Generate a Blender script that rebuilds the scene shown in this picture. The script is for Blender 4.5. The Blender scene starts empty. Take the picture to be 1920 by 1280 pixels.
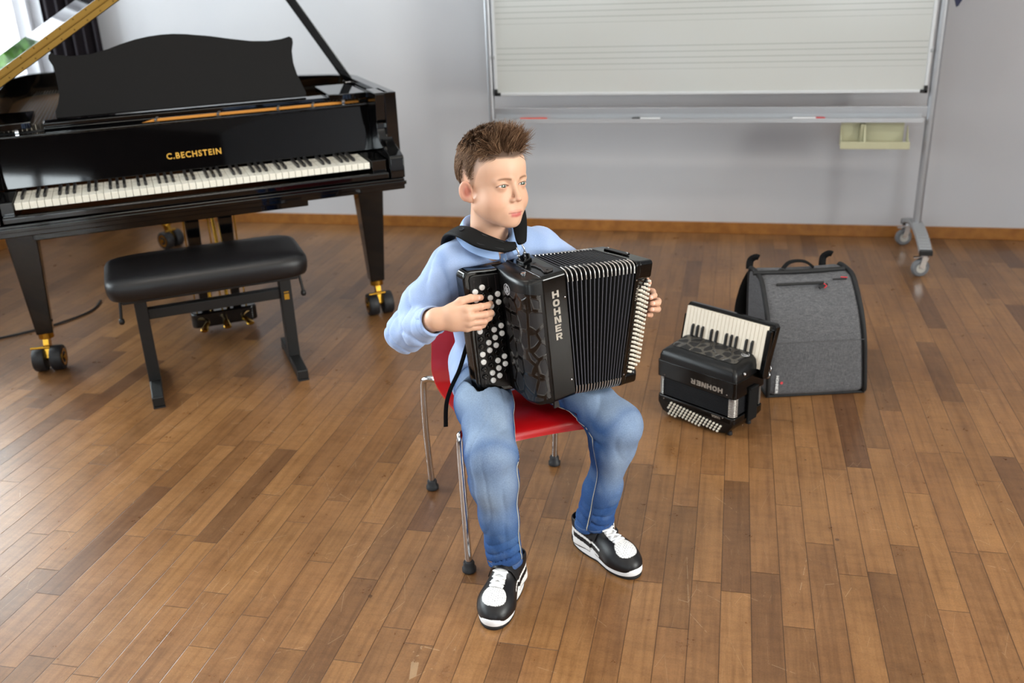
import bpy, bmesh, math, random
import numpy as np
from mathutils import Vector, Matrix, Euler
random.seed(7); np.random.seed(7)
S = bpy.context.scene
COL = S.collection
PI = math.pi

# ------------------------------------------------------------------ camera
cam_d = bpy.data.cameras.new('camera'); cam = bpy.data.objects.new('camera', cam_d); COL.objects.link(cam)
cam_d.sensor_width = 36.0; cam_d.lens = 1784.36 / 1920 * 36.0
cam_d.clip_start = 0.05; cam_d.clip_end = 100
CM = ((0.9755965, -0.0480395, 0.2142512), (0.2162404, 0.3795194, -0.8995583), (-0.0380982, 0.9239357, 0.3806459))
m4 = Matrix.Identity(4)
for i in range(3):
    for j in range(3): m4[i][j] = CM[i][j]
m4.translation = (0, 0, 1.45)
cam.matrix_world = m4
cam_d.dof.use_dof = True; cam_d.dof.focus_distance = 2.26; cam_d.dof.aperture_fstop = 3.2
S.camera = cam

# ------------------------------------------------------------------ colour management, world, lights
S.view_settings.view_transform = 'Standard'; S.view_settings.look = 'None'
S.view_settings.gamma = 1.0; S.view_settings.exposure = 0.20
S.view_settings.use_curve_mapping = False
S.cycles.use_denoising = True
S.cycles.max_bounces = 8; S.cycles.sample_clamp_indirect = 6
W = bpy.data.worlds.new('world'); S.world = W; W.use_nodes = True
bg = W.node_tree.nodes['Background']; bg.inputs[0].default_value = (0.62, 0.78, 1.0, 1); bg.inputs[1].default_value = 0.9

RX0, RX1, RY0, RY1, RZ = -3.97, 4.3, -4.2, 5.06, 3.3      # the room

def area(name, loc, rot, sx, sy, power, color):
    l = bpy.data.lights.new(name, 'AREA'); l.shape = 'RECTANGLE'; l.size = sx; l.size_y = sy
    l.energy = power; l.color = color
    o = bpy.data.objects.new(name, l); COL.objects.link(o); o.location = loc; o.rotation_euler = rot
    return o
DAY = (0.90, 0.955, 1.0)
# window openings: (y0, y1) on the left wall, (x0, x1) on the rear wall
WIN_L = [(-3.3, -1.5), (-0.9, 0.9), (1.5, 3.05), (3.45, 5.02)]
WIN_B = [(-3.2, -1.4), (1.0, 2.4)]
WIN_ADDED = [(-0.8, 1.4)]  # added window in the unseen right wall, to light the boy
WZ0, WZ1 = 0.82, 2.75
for (a, b) in WIN_ADDED:
    area('daylight', (RX1 + 0.42, (a + b) / 2, (WZ0 + WZ1) / 2), (0, PI / 2, 0), WZ1 - WZ0, b - a, 165 * (b - a), (1.0, .97, .93))  # added fill light shining in through that window
for (a, b), pl_ in zip(WIN_L, (30, 38, 62, 150)):
    if b < 5: area('daylight', (RX0 - 0.42, (a + b) / 2, (WZ0 + WZ1) / 2), (0, -PI / 2, 0), WZ1 - WZ0, b - a, pl_ * (b - a), DAY)
    else: area('daylight', (RX0 - 1.7, 4.9, 2.0), (0, -PI / 2, 0), 2.9, 4.2, pl_ * 4.2 * 1.5, DAY)      # open sky outside the last window
for (a, b), pw_ in zip(WIN_B, (35, 75)):
    area('daylight', ((a + b) / 2, RY0 - 0.42, (WZ0 + WZ1) / 2), (PI / 2, 0, 0), b - a, WZ1 - WZ0, pw_ * (b - a), DAY)
# added ceiling lamps, out of view, for more light from above
for (x, y) in [(-1.6, -0.6), (1.4, -0.6), (-1.2, 2.2), (1.8, 2.2)]:
    area('added_ceiling_light', (x, y, RZ - 0.035), (0, 0, 0), 1.2, 0.3, 16, (1.0, 0.9, 0.78))

# ------------------------------------------------------------------ helpers
def s2l(c):
    return tuple(((v / 12.92) if v <= 0.04045 else ((v + 0.055) / 1.055) ** 2.4) for v in c)
def hx(h, a=1.0):
    h = h.lstrip('#'); return s2l(tuple(int(h[i:i + 2], 16) / 255 for i in (0, 2, 4))) + (a,)

class NT:
    """small wrapper to write node trees"""
    def __init__(s, name):
        s.m = bpy.data.materials.new(name); s.m.use_nodes = True; s.t = s.m.node_tree
        s.bsdf = s.t.nodes['Principled BSDF']; s.out = s.t.nodes['Material Output']
    def n(s, typ, **kw):
        nd = s.t.nodes.new(typ)
        for k, v in kw.items():
            if k.startswith('i_'):
                nd.inputs[int(k[2:]) if k[2:].isdigit() else k[2:]].default_value = v
            else: setattr(nd, k, v)
        return nd
    def l(s, a, b): s.t.links.new(a, b)
    def math(s, op, a, b=None, c=None):
        nd = s.t.nodes.new('ShaderNodeMath'); nd.operation = op
        for i, v in enumerate((a, b, c)):
            if v is None: continue
            if isinstance(v, (int, float)): nd.inputs[i].default_value = v
            else: s.l(v, nd.inputs[i])
        return nd.outputs[0]
    def ramp(s, fac, stops, interp='LINEAR'):
        nd = s.t.nodes.new('ShaderNodeValToRGB'); nd.color_ramp.interpolation = interp
        el = nd.color_ramp.elements
        while len(el) < len(stops): el.new(0.5)
        for e, (p, c) in zip(el, stops): e.position = p; e.color = c
        s.l(fac, nd.inputs[0]); return nd.outputs[0]
    def mix(s, fac, a, b, typ='MIX'):
        nd = s.t.nodes.new('ShaderNodeMix'); nd.data_type = 'RGBA'; nd.blend_type = typ
        for i, v in ((0, fac), (6, a), (7, b)):
            if isinstance(v, (int, float)): nd.inputs[i].default_value = v
            elif isinstance(v, tuple): nd.inputs[i].default_value = v
            else: s.l(v, nd.inputs[i])
        return nd.outputs[2]
    def noise(s, scale, vec=None, detail=3, rough=0.55):
        nd = s.n('ShaderNodeTexNoise'); nd.inputs['Scale'].default_value = scale
        nd.inputs['Detail'].default_value = detail; nd.inputs['Roughness'].default_value = rough
        if vec is not None: s.l(vec, nd.inputs['Vector'])
        return nd.outputs[0]
    def coord(s, scale=(1, 1, 1)):
        tc = s.n('ShaderNodeTexCoord'); mp = s.n('ShaderNodeMapping'); mp.inputs['Scale'].default_value = scale
        s.l(tc.outputs['Object'], mp.inputs['Vector']); return mp.outputs[0]
    def bump(s, h, strength=0.3, dist=0.002):
        b = s.n('ShaderNodeBump'); b.inputs['Strength'].default_value = strength; b.inputs['Distance'].default_value = dist
        s.l(h, b.inputs['Height']); s.l(b.outputs[0], s.bsdf.inputs['Normal']); return b

def mat(name, col, rough=0.5, metal=0.0, coat=0.0, bump=None, vary=None, spec=None, sheen=0.0):
    """principled material with optional procedural colour variation and bump"""
    t = NT(name); b = t.bsdf
    c = hx(col) if isinstance(col, str) else col
    b.inputs['Base Color'].default_value = c; b.inputs['Roughness'].default_value = rough
    b.inputs['Metallic'].default_value = metal; b.inputs['Coat Weight'].default_value = coat
    b.inputs['Coat Roughness'].default_value = 0.03
    if spec is not None: b.inputs['Specular IOR Level'].default_value = spec
    if sheen: b.inputs['Sheen Weight'].default_value = sheen
    v = t.coord()
    if vary:
        sc, c2 = vary
        f = t.noise(sc, v); f = t.ramp(f, [(0.35, (0, 0, 0, 1)), (0.65, (1, 1, 1, 1))])
        t.l(t.mix(f, c, hx(c2)), b.inputs['Base Color'])
    if bump:
        sc, st, ds = bump
        t.bump(t.noise(sc, v, 4), st, ds)
    else:
        f = t.noise(35, v, 2)
        r = t.n('ShaderNodeMapRange'); r.inputs[3].default_value = max(0.0, rough * 0.88); r.inputs[4].default_value = min(1.0, rough * 1.12 + 0.005)
        t.l(f, r.inputs[0]); t.l(r.outputs[0], b.inputs['Roughness'])
    return t.m

def attr_mat(name, rough=0.6, bump=None, sss=0.0, sheen=0.0, spec=0.5, weave=None, coat=0.0):
    """material whose base colour is the mesh colour attribute Col (the colours the thing itself has)"""
    t = NT(name); b = t.bsdf
    a = t.n('ShaderNodeVertexColor'); a.layer_name = 'Col'
    col = a.outputs[0]
    b.inputs['Roughness'].default_value = rough; b.inputs['Specular IOR Level'].default_value = spec
    if coat: b.inputs['Coat Weight'].default_value = coat
    v = t.coord()
    if weave:
        sc, amt = weave
        f = t.noise(sc, v, 3, 0.7)
        f = t.ramp(f, [(0.3, (1 - amt, 1 - amt, 1 - amt, 1)), (0.7, (1 + 0 * amt, 1, 1, 1))])
        col = t.mix(1.0, col, f, 'MULTIPLY')
    t.l(col, b.inputs['Base Color'])
    if bump:
        sc, st, ds = bump
        t.bump(t.noise(sc, v, 4), st, ds)
    if sss:
        b.inputs['Subsurface Weight'].default_value = sss
        b.inputs['Subsurface Radius'].default_value = (0.010, 0.004, 0.002); b.inputs['Subsurface Scale'].default_value = 0.6
    if sheen: b.inputs['Sheen Weight'].default_value = sheen
    return t.m

def empty(name, loc=(0, 0, 0), rz=0.0, label=None, cat=None, group=None, M=None):
    o = bpy.data.objects.new(name, None); COL.objects.link(o); o.empty_display_size = 0.05
    if M is not None: o.matrix_world = M
    else: o.location = loc; o.rotation_euler = (0, 0, rz)
    if label: tag(o, label, cat, group)
    return o
def tag(o, label=None, cat=None, group=None, kind=None):
    if label: o['label'] = label
    if cat: o['category'] = cat
    if group: o['group'] = group
    if kind: o['kind'] = kind
    return o
def fin(name, V, F, mats, parent=None, smooth=None, bevel=0, seg=2, mi=None, col=None, loc=None):
    """one mesh object; smooth = auto-smooth angle in degrees"""
    me = bpy.data.meshes.new(name)
    me.from_pydata([tuple(map(float, v)) for v in V], [], [tuple(map(int, f)) for f in F])
    for m in (mats if isinstance(mats, (list, tuple)) else [mats]): me.materials.append(m)
    if mi is not None: me.polygons.foreach_set('material_index', mi)
    me.validate(); me.update()
    if smooth is not None:
        me.shade_smooth()
        if smooth < 180: me.set_sharp_from_angle(angle=math.radians(smooth))
    if col is not None:
        ca = me.color_attributes.new('Col', 'FLOAT_COLOR', 'POINT')
        ca.data.foreach_set('color', np.asarray(col, dtype=np.float32).ravel())
    o = bpy.data.objects.new(name, me); COL.objects.link(o)
    if parent is not None: o.parent = parent
    if loc is not None: o.location = loc
    if bevel:
        b = o.modifiers.new('bevel', 'BEVEL'); b.width = bevel; b.segments = seg; b.limit_method = 'ANGLE'
        b.angle_limit = math.radians(35); b.harden_normals = smooth is not None and smooth < 180
    return o

def vn(v): v = np.asarray(v, float); return v / (np.linalg.norm(v) + 1e-12)
class MB:
    def __init__(s): s.V = []; s.F = []; s.mi = []
    def add(s, V, F, mi=0):
        k = len(s.V); s.V += [tuple(map(float, v)) for v in V]; s.F += [tuple(i + k for i in f) for f in F]; s.mi += [mi] * len(F)
    def box(s, c, d, R=None, mi=0):
        c = np.array(c, float); d = np.array(d, float) / 2
        P = np.array([[x, y, z] for z in (-1, 1) for y in (-1, 1) for x in (-1, 1)], float) * d
        if R is not None: P = P @ np.array(R).T
        s.add(P + c, [(0, 2, 3, 1), (4, 5, 7, 6), (0, 1, 5, 4), (2, 6, 7, 3), (0, 4, 6, 2), (1, 3, 7, 5)], mi)
    def bx(s, x0, x1, y0, y1, z0, z1, mi=0):
        s.box(((x0 + x1) / 2, (y0 + y1) / 2, (z0 + z1) / 2), (abs(x1 - x0), abs(y1 - y0), abs(z1 - z0)), None, mi)
    def bar(s, p, q, w, h, up=(0, 0, 1), w2=None, h2=None, mi=0):
        p = np.array(p, float); q = np.array(q, float); t = vn(q - p); x = vn(np.cross(t, up)); y = np.cross(x, t)
        w2 = w if w2 is None else w2; h2 = h if h2 is None else h2
        V = [p + x * a * w / 2 + y * b * h / 2 for a, b in ((-1, -1), (1, -1), (1, 1), (-1, 1))]
        V += [q + x * a * w2 / 2 + y * b * h2 / 2 for a, b in ((-1, -1), (1, -1), (1, 1), (-1, 1))]
        s.add(V, [(3, 2, 1, 0), (4, 5, 6, 7), (0, 1, 5, 4), (1, 2, 6, 5), (2, 3, 7, 6), (3, 0, 4, 7)], mi)
    def tube(s, pts, r, n=12, closed=False, caps=True, mi=0, flat=None, up=(0, 0, 1)):
        P = [np.array(p, float) for p in pts]; m = len(P)
        rs = [r] * m if isinstance(r, (int, float)) else list(r)
        rings = []; t0 = vn(P[1] - P[0]); u = np.cross(t0, up)
        if np.linalg.norm(u) < 1e-3: u = np.cross(t0, (0, 1, 0))
        u = vn(u)
        for i in range(m):
            if closed: t = vn(P[(i + 1) % m] - P[i - 1])
            elif i == 0: t = vn(P[1] - P[0])
            elif i == m - 1: t = vn(P[-1] - P[-2])
            else: t = vn(vn(P[i + 1] - P[i]) + vn(P[i] - P[i - 1]))
            u = vn(u - t * np.dot(u, t)); w = np.cross(t, u)
            ru = rs[i]; rw = rs[i] * (flat if flat else 1)
            rings.append([P[i] + u * math.cos(a) * ru + w * math.sin(a) * rw for a in [2 * PI * k / n for k in range(n)]])
        V = [v for R in rings for v in R]; F = []
        for i in range(m if closed else m - 1):
            j = (i + 1) % m
            for k in range(n): F.append((i * n + k, i * n + (k + 1) % n, j * n + (k + 1) % n, j * n + k))
        if caps and not closed: F.append(tuple(range(n))[::-1]); F.append(tuple((m - 1) * n + k for k in range(n)))
        s.add(V, F, mi)
    def lathe(s, prof, o=(0, 0, 0), axis=(0, 0, 1), n=24, mi=0, caps=True):
        ax = vn(axis); u = np.cross(ax, (1, 0, 0))
        if np.linalg.norm(u) < 0.1: u = np.cross(ax, (0, 1, 0))
        u = vn(u); w = np.cross(ax, u); o = np.array(o, float)
        V = [o + ax * z + (u * math.cos(2 * PI * k / n) + w * math.sin(2 * PI * k / n)) * r for r, z in prof for k in range(n)]
        F = []
        for i in range(len(prof) - 1):
            for k in range(n): F.append((i * n + k, i * n + (k + 1) % n, (i + 1) * n + (k + 1) % n, (i + 1) * n + k))
        if caps: F.append(tuple(range(n))[::-1]); F.append(tuple((len(prof) - 1) * n + k for k in range(n)))
        s.add(V, F, mi)
    def prism(s, poly, z0, z1, f=lambda x, y, z: (x, y, z), mi=0):
        n = len(poly)
        V = [f(x, y, z0) for x, y in poly] + [f(x, y, z1) for x, y in poly]
        F = [tuple(range(n))[::-1], tuple(range(n, 2 * n))] + [(k, (k + 1) % n, n + (k + 1) % n, n + k) for k in range(n)]
        s.add(V, F, mi)
    def build(s, name, mats, parent=None, smooth=None, bevel=0, seg=2, loc=None):
        bm = bmesh.new(); vs = [bm.verts.new(v) for v in s.V]
        for f, i in zip(s.F, s.mi):
            try: fc = bm.faces.new([vs[k] for k in f]); fc.material_index = i
            except ValueError: pass
        bmesh.ops.recalc_face_normals(bm, faces=bm.faces)
        me = bpy.data.meshes.new(name); bm.to_mesh(me); bm.free()
        for m in (mats if isinstance(mats, (list, tuple)) else [mats]): me.materials.append(m)
        if smooth is not None:
            me.shade_smooth(); me.set_sharp_from_angle(angle=math.radians(smooth))
        o = bpy.data.objects.new(name, me); COL.objects.link(o)
        if parent is not None: o.parent = parent
        if loc is not None: o.location = loc
        if bevel:
            b = o.modifiers.new('bevel', 'BEVEL'); b.width = bevel; b.segments = seg; b.limit_method = 'ANGLE'
            b.angle_limit = math.radians(35)
            if smooth is not None: b.harden_normals = True
        return o
def spline(pts, n=8, closed=False):
    """Catmull-Rom through pts"""
    P = [np.array(p, float) for p in pts]; out = []
    m = len(P)
    for i in range(m if closed else m - 1):
        if closed: a, b, c, d = P[i - 1], P[i], P[(i + 1) % m], P[(i + 2) % m]
        else: a, b, c, d = P[max(i - 1, 0)], P[i], P[i + 1], P[min(i + 2, m - 1)]
        for k in range(n):
            t = k / n
            out.append(0.5 * ((2 * b) + (-a + c) * t + (2 * a - 5 * b + 4 * c - d) * t * t + (-a + 3 * b - 3 * c + d) * t ** 3))
    if not closed: out.append(P[-1])
    return out
def dupe(o, parent, loc=None, name=None):
    c = o.copy(); COL.objects.link(c); c.parent = parent
    if loc is not None: c.location = loc
    return c
def text_mesh(body, size, depth=0.0006, bold=0.0, spacing=1.0, align='CENTER'):
    cu = bpy.data.curves.new('txt', 'FONT'); cu.body = body; cu.size = size; cu.extrude = depth; cu.offset = bold
    cu.align_x = align; cu.align_y = 'CENTER'; cu.space_character = spacing; cu.resolution_u = 3
    o = bpy.data.objects.new('txt', cu); COL.objects.link(o)
    bpy.context.view_layer.update()
    me = bpy.data.meshes.new_from_object(o.evaluated_get(bpy.context.evaluated_depsgraph_get()))
    V = np.array([v.co[:] for v in me.vertices]); F = [tuple(p.vertices) for p in me.polygons]
    bpy.data.objects.remove(o); bpy.data.curves.remove(cu); bpy.data.meshes.remove(me)
    return V, F
def M44(R, T):
    m = Matrix.Identity(4)
    for i in range(3):
        for j in range(3): m[i][j] = float(R[i][j])
    m.translation = tuple(map(float, T)); return m

# block lettering for the maker's name, strokes on a unit-high grid (width 1.05)
def block_letter(ch):
    t = 0.30; w = 1.05
    R = lambda x0, y0, x1, y1: [(x0, y0), (x1, y0), (x1, y1), (x0, y1)]
    if ch == 'H': return [R(0, 0, t, 1), R(w - t, 0, w, 1), R(t, .38, w - t, .62), ]
    if ch == 'N': return [R(0, 0, t, 1), R(w - t, 0, w, 1), [(t * .6, 1), (w - t * .6 - .22, 0), (w - t * .4, 0), (t + .12, 1)]]
    if ch == 'E': return [R(0, 0, t, 1), R(t, 0, w * .92, .22), R(t, .39, w * .82, .61), R(t, .78, w * .92, 1)]
    if ch == 'R': return [R(0, 0, t, 1), R(t, .78, w * .7, 1), R(t, .38, w * .7, .58), [(w * .7, .38), (w * .9, .44), (w * .96, .68), (w * .9, .92), (w * .7, 1), (w * .7, .78), (w * .7, .58)], [(w * .42, .40), (w * .70, .40), (w, 0), (w * .70, 0)]]
    if ch == 'O':
        out = []; n = 16
        for k in range(n):
            a0, a1 = 2 * PI * k / n, 2 * PI * (k + 1) / n
            e = lambda a, rx, ry: (w / 2 + rx * math.copysign(abs(math.cos(a)) ** .75, math.cos(a)), .5 + ry * math.copysign(abs(math.sin(a)) ** .75, math.sin(a)))
            out.append([e(a0, w / 2, .5), e(a1, w / 2, .5), e(a1, w / 2 - t, .27), e(a0, w / 2 - t, .27)])
        return out
def block_word(mb, word, h, f, pitch=1.25, vertical=False, depth=0.0012):
    """f maps (x right, y up, z out) in metres to 3-D"""
    for i, ch in enumerate(word):
        ox, oy = (0, -i * pitch * h) if vertical else (i * pitch * h, 0)
        for poly in block_letter(ch):
            mb.prism([(ox + x * h, oy + y * h) for x, y in poly], 0, depth, f)

BLACK = mat('piano_lacquer', '#050506', 0.035, 0, 0.0, spec=0.5)
# ------------------------------------------------------------------ room shell
def floor_mat():
    t = NT('oak_floorboards'); b = t.bsdf
    tc = t.n('ShaderNodeTexCoord'); sp = t.n('ShaderNodeSeparateXYZ'); t.l(tc.outputs['Object'], sp.inputs[0])
    pw = 0.0700
    xs = t.math('DIVIDE', t.math('SUBTRACT', sp.outputs[0], 0.0290), pw)
    ci = t.math('FLOOR', xs); xf = t.math('SUBTRACT', xs, ci)
    wn = t.n('ShaderNodeTexWhiteNoise', noise_dimensions='1D'); t.l(ci, wn.inputs['W'])
    L = 0.52
    yo = t.math('ADD', t.math('DIVIDE', sp.outputs[1], L), t.math('MULTIPLY', wn.outputs[0], 7.3))
    ri = t.math('FLOOR', yo); yf = t.math('SUBTRACT', yo, ri)
    cb = t.n('ShaderNodeCombineXYZ'); t.l(ci, cb.inputs[0]); t.l(ri, cb.inputs[1])
    w2 = t.n('ShaderNodeTexWhiteNoise', noise_dimensions='3D'); t.l(cb.outputs[0], w2.inputs['Vector'])
    base = t.ramp(w2.outputs['Value'], [(0.0, hx('#684830')), (0.10, hx('#785637')), (0.4, hx('#8a6340')), (0.8, hx('#936b44')), (1.0, hx('#805b39'))])
    # grain stretched along the board, shifted for every board
    mp = t.n('ShaderNodeMapping'); mp.inputs['Scale'].default_value = (70, 3.2, 1)
    va = t.n('ShaderNodeVectorMath', operation='ADD'); t.l(tc.outputs['Object'], va.inputs[0])
    vm = t.n('ShaderNodeVectorMath', operation='SCALE'); vm.inputs['Scale'].default_value = 5.0; t.l(w2.outputs['Color'], vm.inputs[0])
    t.l(vm.outputs[0], va.inputs[1]); t.l(va.outputs[0], mp.inputs[0])
    g = t.noise(1.0, mp.outputs[0], 6, 0.62)
    gcol = t.ramp(g, [(0.3, (0.60, 0.55, 0.50, 1)), (0.55, (1, 1, 1, 1)), (0.75, (1.12, 1.1, 1.08, 1))])
    c = t.mix(0.7, base, gcol, 'MULTIPLY')
    # cloudy wear and blotches
    m2 = t.n('ShaderNodeMapping'); m2.inputs['Scale'].default_value = (1.0, 0.8, 1); t.l(tc.outputs['Object'], m2.inputs[0])
    cl = t.noise(2.3, m2.outputs[0], 5, 0.6)
    c = t.mix(0.8, c, t.ramp(cl, [(0.3, (0.66, 0.61, 0.56, 1)), (0.52, (0.95, 0.93, 0.9, 1)), (0.7, (1.1, 1.08, 1.05, 1))]), 'MULTIPLY')
    c2 = t.noise(14, m2.outputs[0], 5, 0.7)
    c = t.mix(0.5, c, t.ramp(c2, [(0.32, (0.72, 0.66, 0.6, 1)), (0.5, (1, 1, 1, 1)), (0.72, (1.12, 1.1, 1.06, 1))]), 'MULTIPLY')
    # little dark stains and knots
    vo = t.n('ShaderNodeTexVoronoi'); vo.inputs['Scale'].default_value = 4.2; t.l(tc.outputs['Object'], vo.inputs['Vector'])
    spot = t.math('LESS_THAN', t.math('ADD', vo.outputs['Distance'], t.math('MULTIPLY', c2, 0.06)), 0.052)
    fg = t.noise(230, tc.outputs['Object'], 4, .75)
    c = t.mix(0.6, c, t.ramp(fg, [(0.3, (0.70, 0.66, 0.6, 1)), (0.5, (1, 1, 1, 1)), (0.68, (1.2, 1.18, 1.14, 1))]), 'MULTIPLY')
    mp4 = t.n('ShaderNodeMapping'); mp4.inputs['Scale'].default_value = (14, 55, 1); t.l(va.outputs[0], mp4.inputs[0]); c5 = t.noise(1.0, mp4.outputs[0], 4, .6)
    c = t.mix(0.35, c, t.ramp(c5, [(0.34, (0.72, 0.68, 0.62, 1)), (0.5, (1, 1, 1, 1)), (0.66, (1.16, 1.14, 1.1, 1))]), 'MULTIPLY')
    c = t.mix(t.math('MULTIPLY', spot, 0.6), c, hx('#2c1a0e'))
    # pale scratches
    m3 = t.n('ShaderNodeMapping'); m3.inputs['Scale'].default_value = (7, 1.6, 1); m3.inputs['Rotation'].default_value = (0, 0, 0.9); t.l(tc.outputs['Object'], m3.inputs[0])
    v3 = t.n('ShaderNodeTexVoronoi', feature='DISTANCE_TO_EDGE'); v3.inputs['Scale'].default_value = 2.0; t.l(m3.outputs[0], v3.inputs['Vector'])
    sc = t.math('MULTIPLY', t.math('LESS_THAN', v3.outputs[0], 0.0022), t.math('GREATER_THAN', c2, 0.52))
    c = t.mix(t.math('MULTIPLY', sc, 0.22), c, hx('#d9c3a0'))
    # joints
    ex = t.math('MINIMUM', xf, t.math('SUBTRACT', 1.0, xf)); ex = t.math('MULTIPLY', ex, pw)
    ey = t.math('MINIMUM', yf, t.math('SUBTRACT', 1.0, yf)); ey = t.math('MULTIPLY', ey, L)
    e = t.math('MINIMUM', ex, ey)
    jn = t.n('ShaderNodeMapRange'); jn.inputs[1].default_value = 0.0003; jn.inputs[2].default_value = 0.0015; t.l(e, jn.inputs[0])
    jf = t.math('SUBTRACT', 1.0, jn.outputs[0])
    c = t.mix(t.math('MULTIPLY', jf, 0.78), c, hx('#2e1a0c'))
    t.l(c, b.inputs['Base Color']); b.inputs['Specular IOR Level'].default_value = .42
    rr = t.n('ShaderNodeMapRange'); rr.inputs[3].default_value = 0.22; rr.inputs[4].default_value = 0.38; t.l(c2, rr.inputs[0])
    t.l(rr.outputs[0], b.inputs['Roughness'])
    h = t.math('ADD', t.math('MULTIPLY', jn.outputs[0], 1.0), t.math('MULTIPLY', g, 0.25))
    t.bump(h, 0.35, 0.0012)
    return t.m
M_floor = floor_mat()
M_wall = mat('painted_plaster', '#c6c6ca', 0.85, bump=(60, 0.08, 0.001), vary=(1.3, '#c0c1c6'), spec=0.25)
M_ceil = mat('white_ceiling', '#e6e6e4', 0.9, spec=0.2)
M_skirt = mat('oak_skirting', '#a06a30', 0.4, vary=(18, '#8a5826'))
M_winframe = mat('white_window_frame', '#dcdde0', 0.45)
M_white = mat('white_gloss_paint', '#e4e4e2', 0.4)
def struct(name, mb, m, smooth=None, bevel=0):
    o = mb.build(name, m, None, smooth, bevel); o['kind'] = 'structure'; return o
b = MB(); b.bx(RX0 - .5, RX1 + .2, RY0 - .5, RY1 + .2, -0.1, 0); struct('floor', b, M_floor)
b = MB(); b.bx(RX0 - .3, RX1 + .2, RY0 - .3, RY1 + .2, RZ, RZ + .1); struct('ceiling', b, M_ceil)
b = MB(); b.bx(RX0 - .3, RX1 + .2, RY1, RY1 + .2, 0, RZ); struct('wall_back', b, M_wall)
def wall_with_holes(name, holes, mk):
    b = MB(); lo, hi = mk['lo'], mk['hi']; f = mk['f']
    f(b, lo, hi, 0, WZ0); f(b, lo, hi, WZ1, RZ); c = lo
    for (p, q) in holes: f(b, c, p, WZ0, WZ1); c = q
    f(b, c, hi, WZ0, WZ1)
    return struct(name, b, mk['m'])
wall_with_holes('wall_left', WIN_L, dict(m=M_wall, lo=RY0, hi=RY1, f=lambda b, p, q, z0, z1: b.bx(RX0 - .3, RX0, p, q, z0, z1)))
wall_with_holes('wall_right', WIN_ADDED, dict(m=M_wall, lo=RY0, hi=RY1, f=lambda b, p, q, z0, z1: b.bx(RX1, RX1 + .3, p, q, z0, z1)))
wall_with_holes('wall_rear', WIN_B, dict(m=mat('dark_unseen_wall', '#4a3526', 0.6, vary=(6, '#3a281c')), lo=RX0, hi=RX1, f=lambda b, p, q, z0, z1: b.bx(p, q, RY0 - .3, RY0, z0, z1)))  # unseen wall made dark so the piano lacquer reflects black
tg = NT('window_glass')
tg.t.nodes.remove(tg.bsdf)
gl = tg.n('ShaderNodeBsdfGlossy'); gl.inputs['Roughness'].default_value = 0.0
tr = tg.n('ShaderNodeBsdfTransparent'); tr.inputs[0].default_value = (0.96, 0.98, 0.97, 1)
fr = tg.n('ShaderNodeFresnel'); fr.inputs[0].default_value = 1.3
mx = tg.n('ShaderNodeMixShader'); tg.l(fr.outputs[0], mx.inputs[0]); tg.l(tr.outputs[0], mx.inputs[1]); tg.l(gl.outputs[0], mx.inputs[2])
tg.l(mx.outputs[0], tg.out.inputs[0]); M_glass = tg.m
wi = 0
for side, wins in (('L', WIN_L), ('B', WIN_B), ('R', WIN_ADDED)):
    for (p, q) in wins:
        wi += 1; b = MB(); g = MB()
        def bb(B, a0, a1, d0, d1, z0, z1):
            if side == 'L': B.bx(RX0 - d1, RX0 - d0, a0, a1, z0, z1)
            elif side == 'R': B.bx(RX1 + d0, RX1 + d1, a0, a1, z0, z1)
            else: B.bx(a0, a1, RY0 - d1, RY0 - d0, z0, z1)
        fw = 0.06
        bb(b, p, p + fw, .1, .17, WZ0, WZ1); bb(b, q - fw, q, .1, .17, WZ0, WZ1)
        bb(b, p, q, .1, .17, WZ0, WZ0 + fw); bb(b, p, q, .1, .17, WZ1 - fw, WZ1)
        mid = (p + q) / 2; bb(b, mid - .045, mid + .045, .1, .17, WZ0, WZ1)
        bb(b, p, q, .1, .16, 2.05, 2.12)
        bb(b, p - .03, q + .03, -.03, .1, WZ0 - .035, WZ0)
        bb(g, p + fw, q - fw, .13, .136, WZ0 + fw, WZ1 - fw)
        o = struct('window_%d' % wi, b, M_winframe, bevel=.004)
        go = g.build('window_pane', M_glass, o)
SK = 0.012
b = MB(); b.bx(RX0, RX1, RY1 - SK, RY1, 0, .062); struct('baseboard_back', b, M_skirt, bevel=.003)
b = MB(); b.bx(RX1 - SK, RX1, RY0, RY1, 0, .062); struct('baseboard_right', b, M_skirt, bevel=.003)
b = MB(); b.bx(RX0, RX0 + SK, RY0, RY1, 0, .062); struct('baseboard_left', b, M_skirt, bevel=.003)
# curtains: dark drapes gathered at the corner, a sheer white curtain in front of the last window
def curtain(name, p, q, z0, z1, m, folds, amp, label, par=0.0, th=.004):
    p = np.array(p, float); q = np.array(q, float); t = q - p; L = np.linalg.norm(t); t = t / L; n = np.array([-t[1], t[0]])
    N = folds * 14; V = []; F = []; rows = 14
    for side in (0, 1):
        for r in range(rows + 1):
            z = z1 + (z0 - z1) * r / rows
            for i in range(N + 1):
                u = i / N; ph = 2 * PI * folds * u
                a = amp * (0.7 + 0.3 * math.sin(3.1 * u * folds + 1)) * (0.75 + 0.25 * r / rows)
                off = a * math.sin(ph + 0.35 * math.sin(ph * .5 + r * .15)) + (th if side else 0)
                x = p[0] + t[0] * L * u + n[0] * off; y = p[1] + t[1] * L * u + n[1] * off
                V.append((x, y, z))
    K = (rows + 1) * (N + 1)
    for side in (0, 1):
        for r in range(rows):
            for i in range(N):
                a = side * K + r * (N + 1) + i
                f = (a, a + 1, a + N + 2, a + N + 1); F.append(f if side else f[::-1])
    for r in range(rows):
        for e in (0, N):
            a = r * (N + 1) + e; f = (a, a + N + 1, K + a + N + 1, K + a); F.append(f if e == 0 else f[::-1])
    o = fin(name, V, F, m, None, 60)
    tag(o, label, 'curtain'); return o
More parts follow.
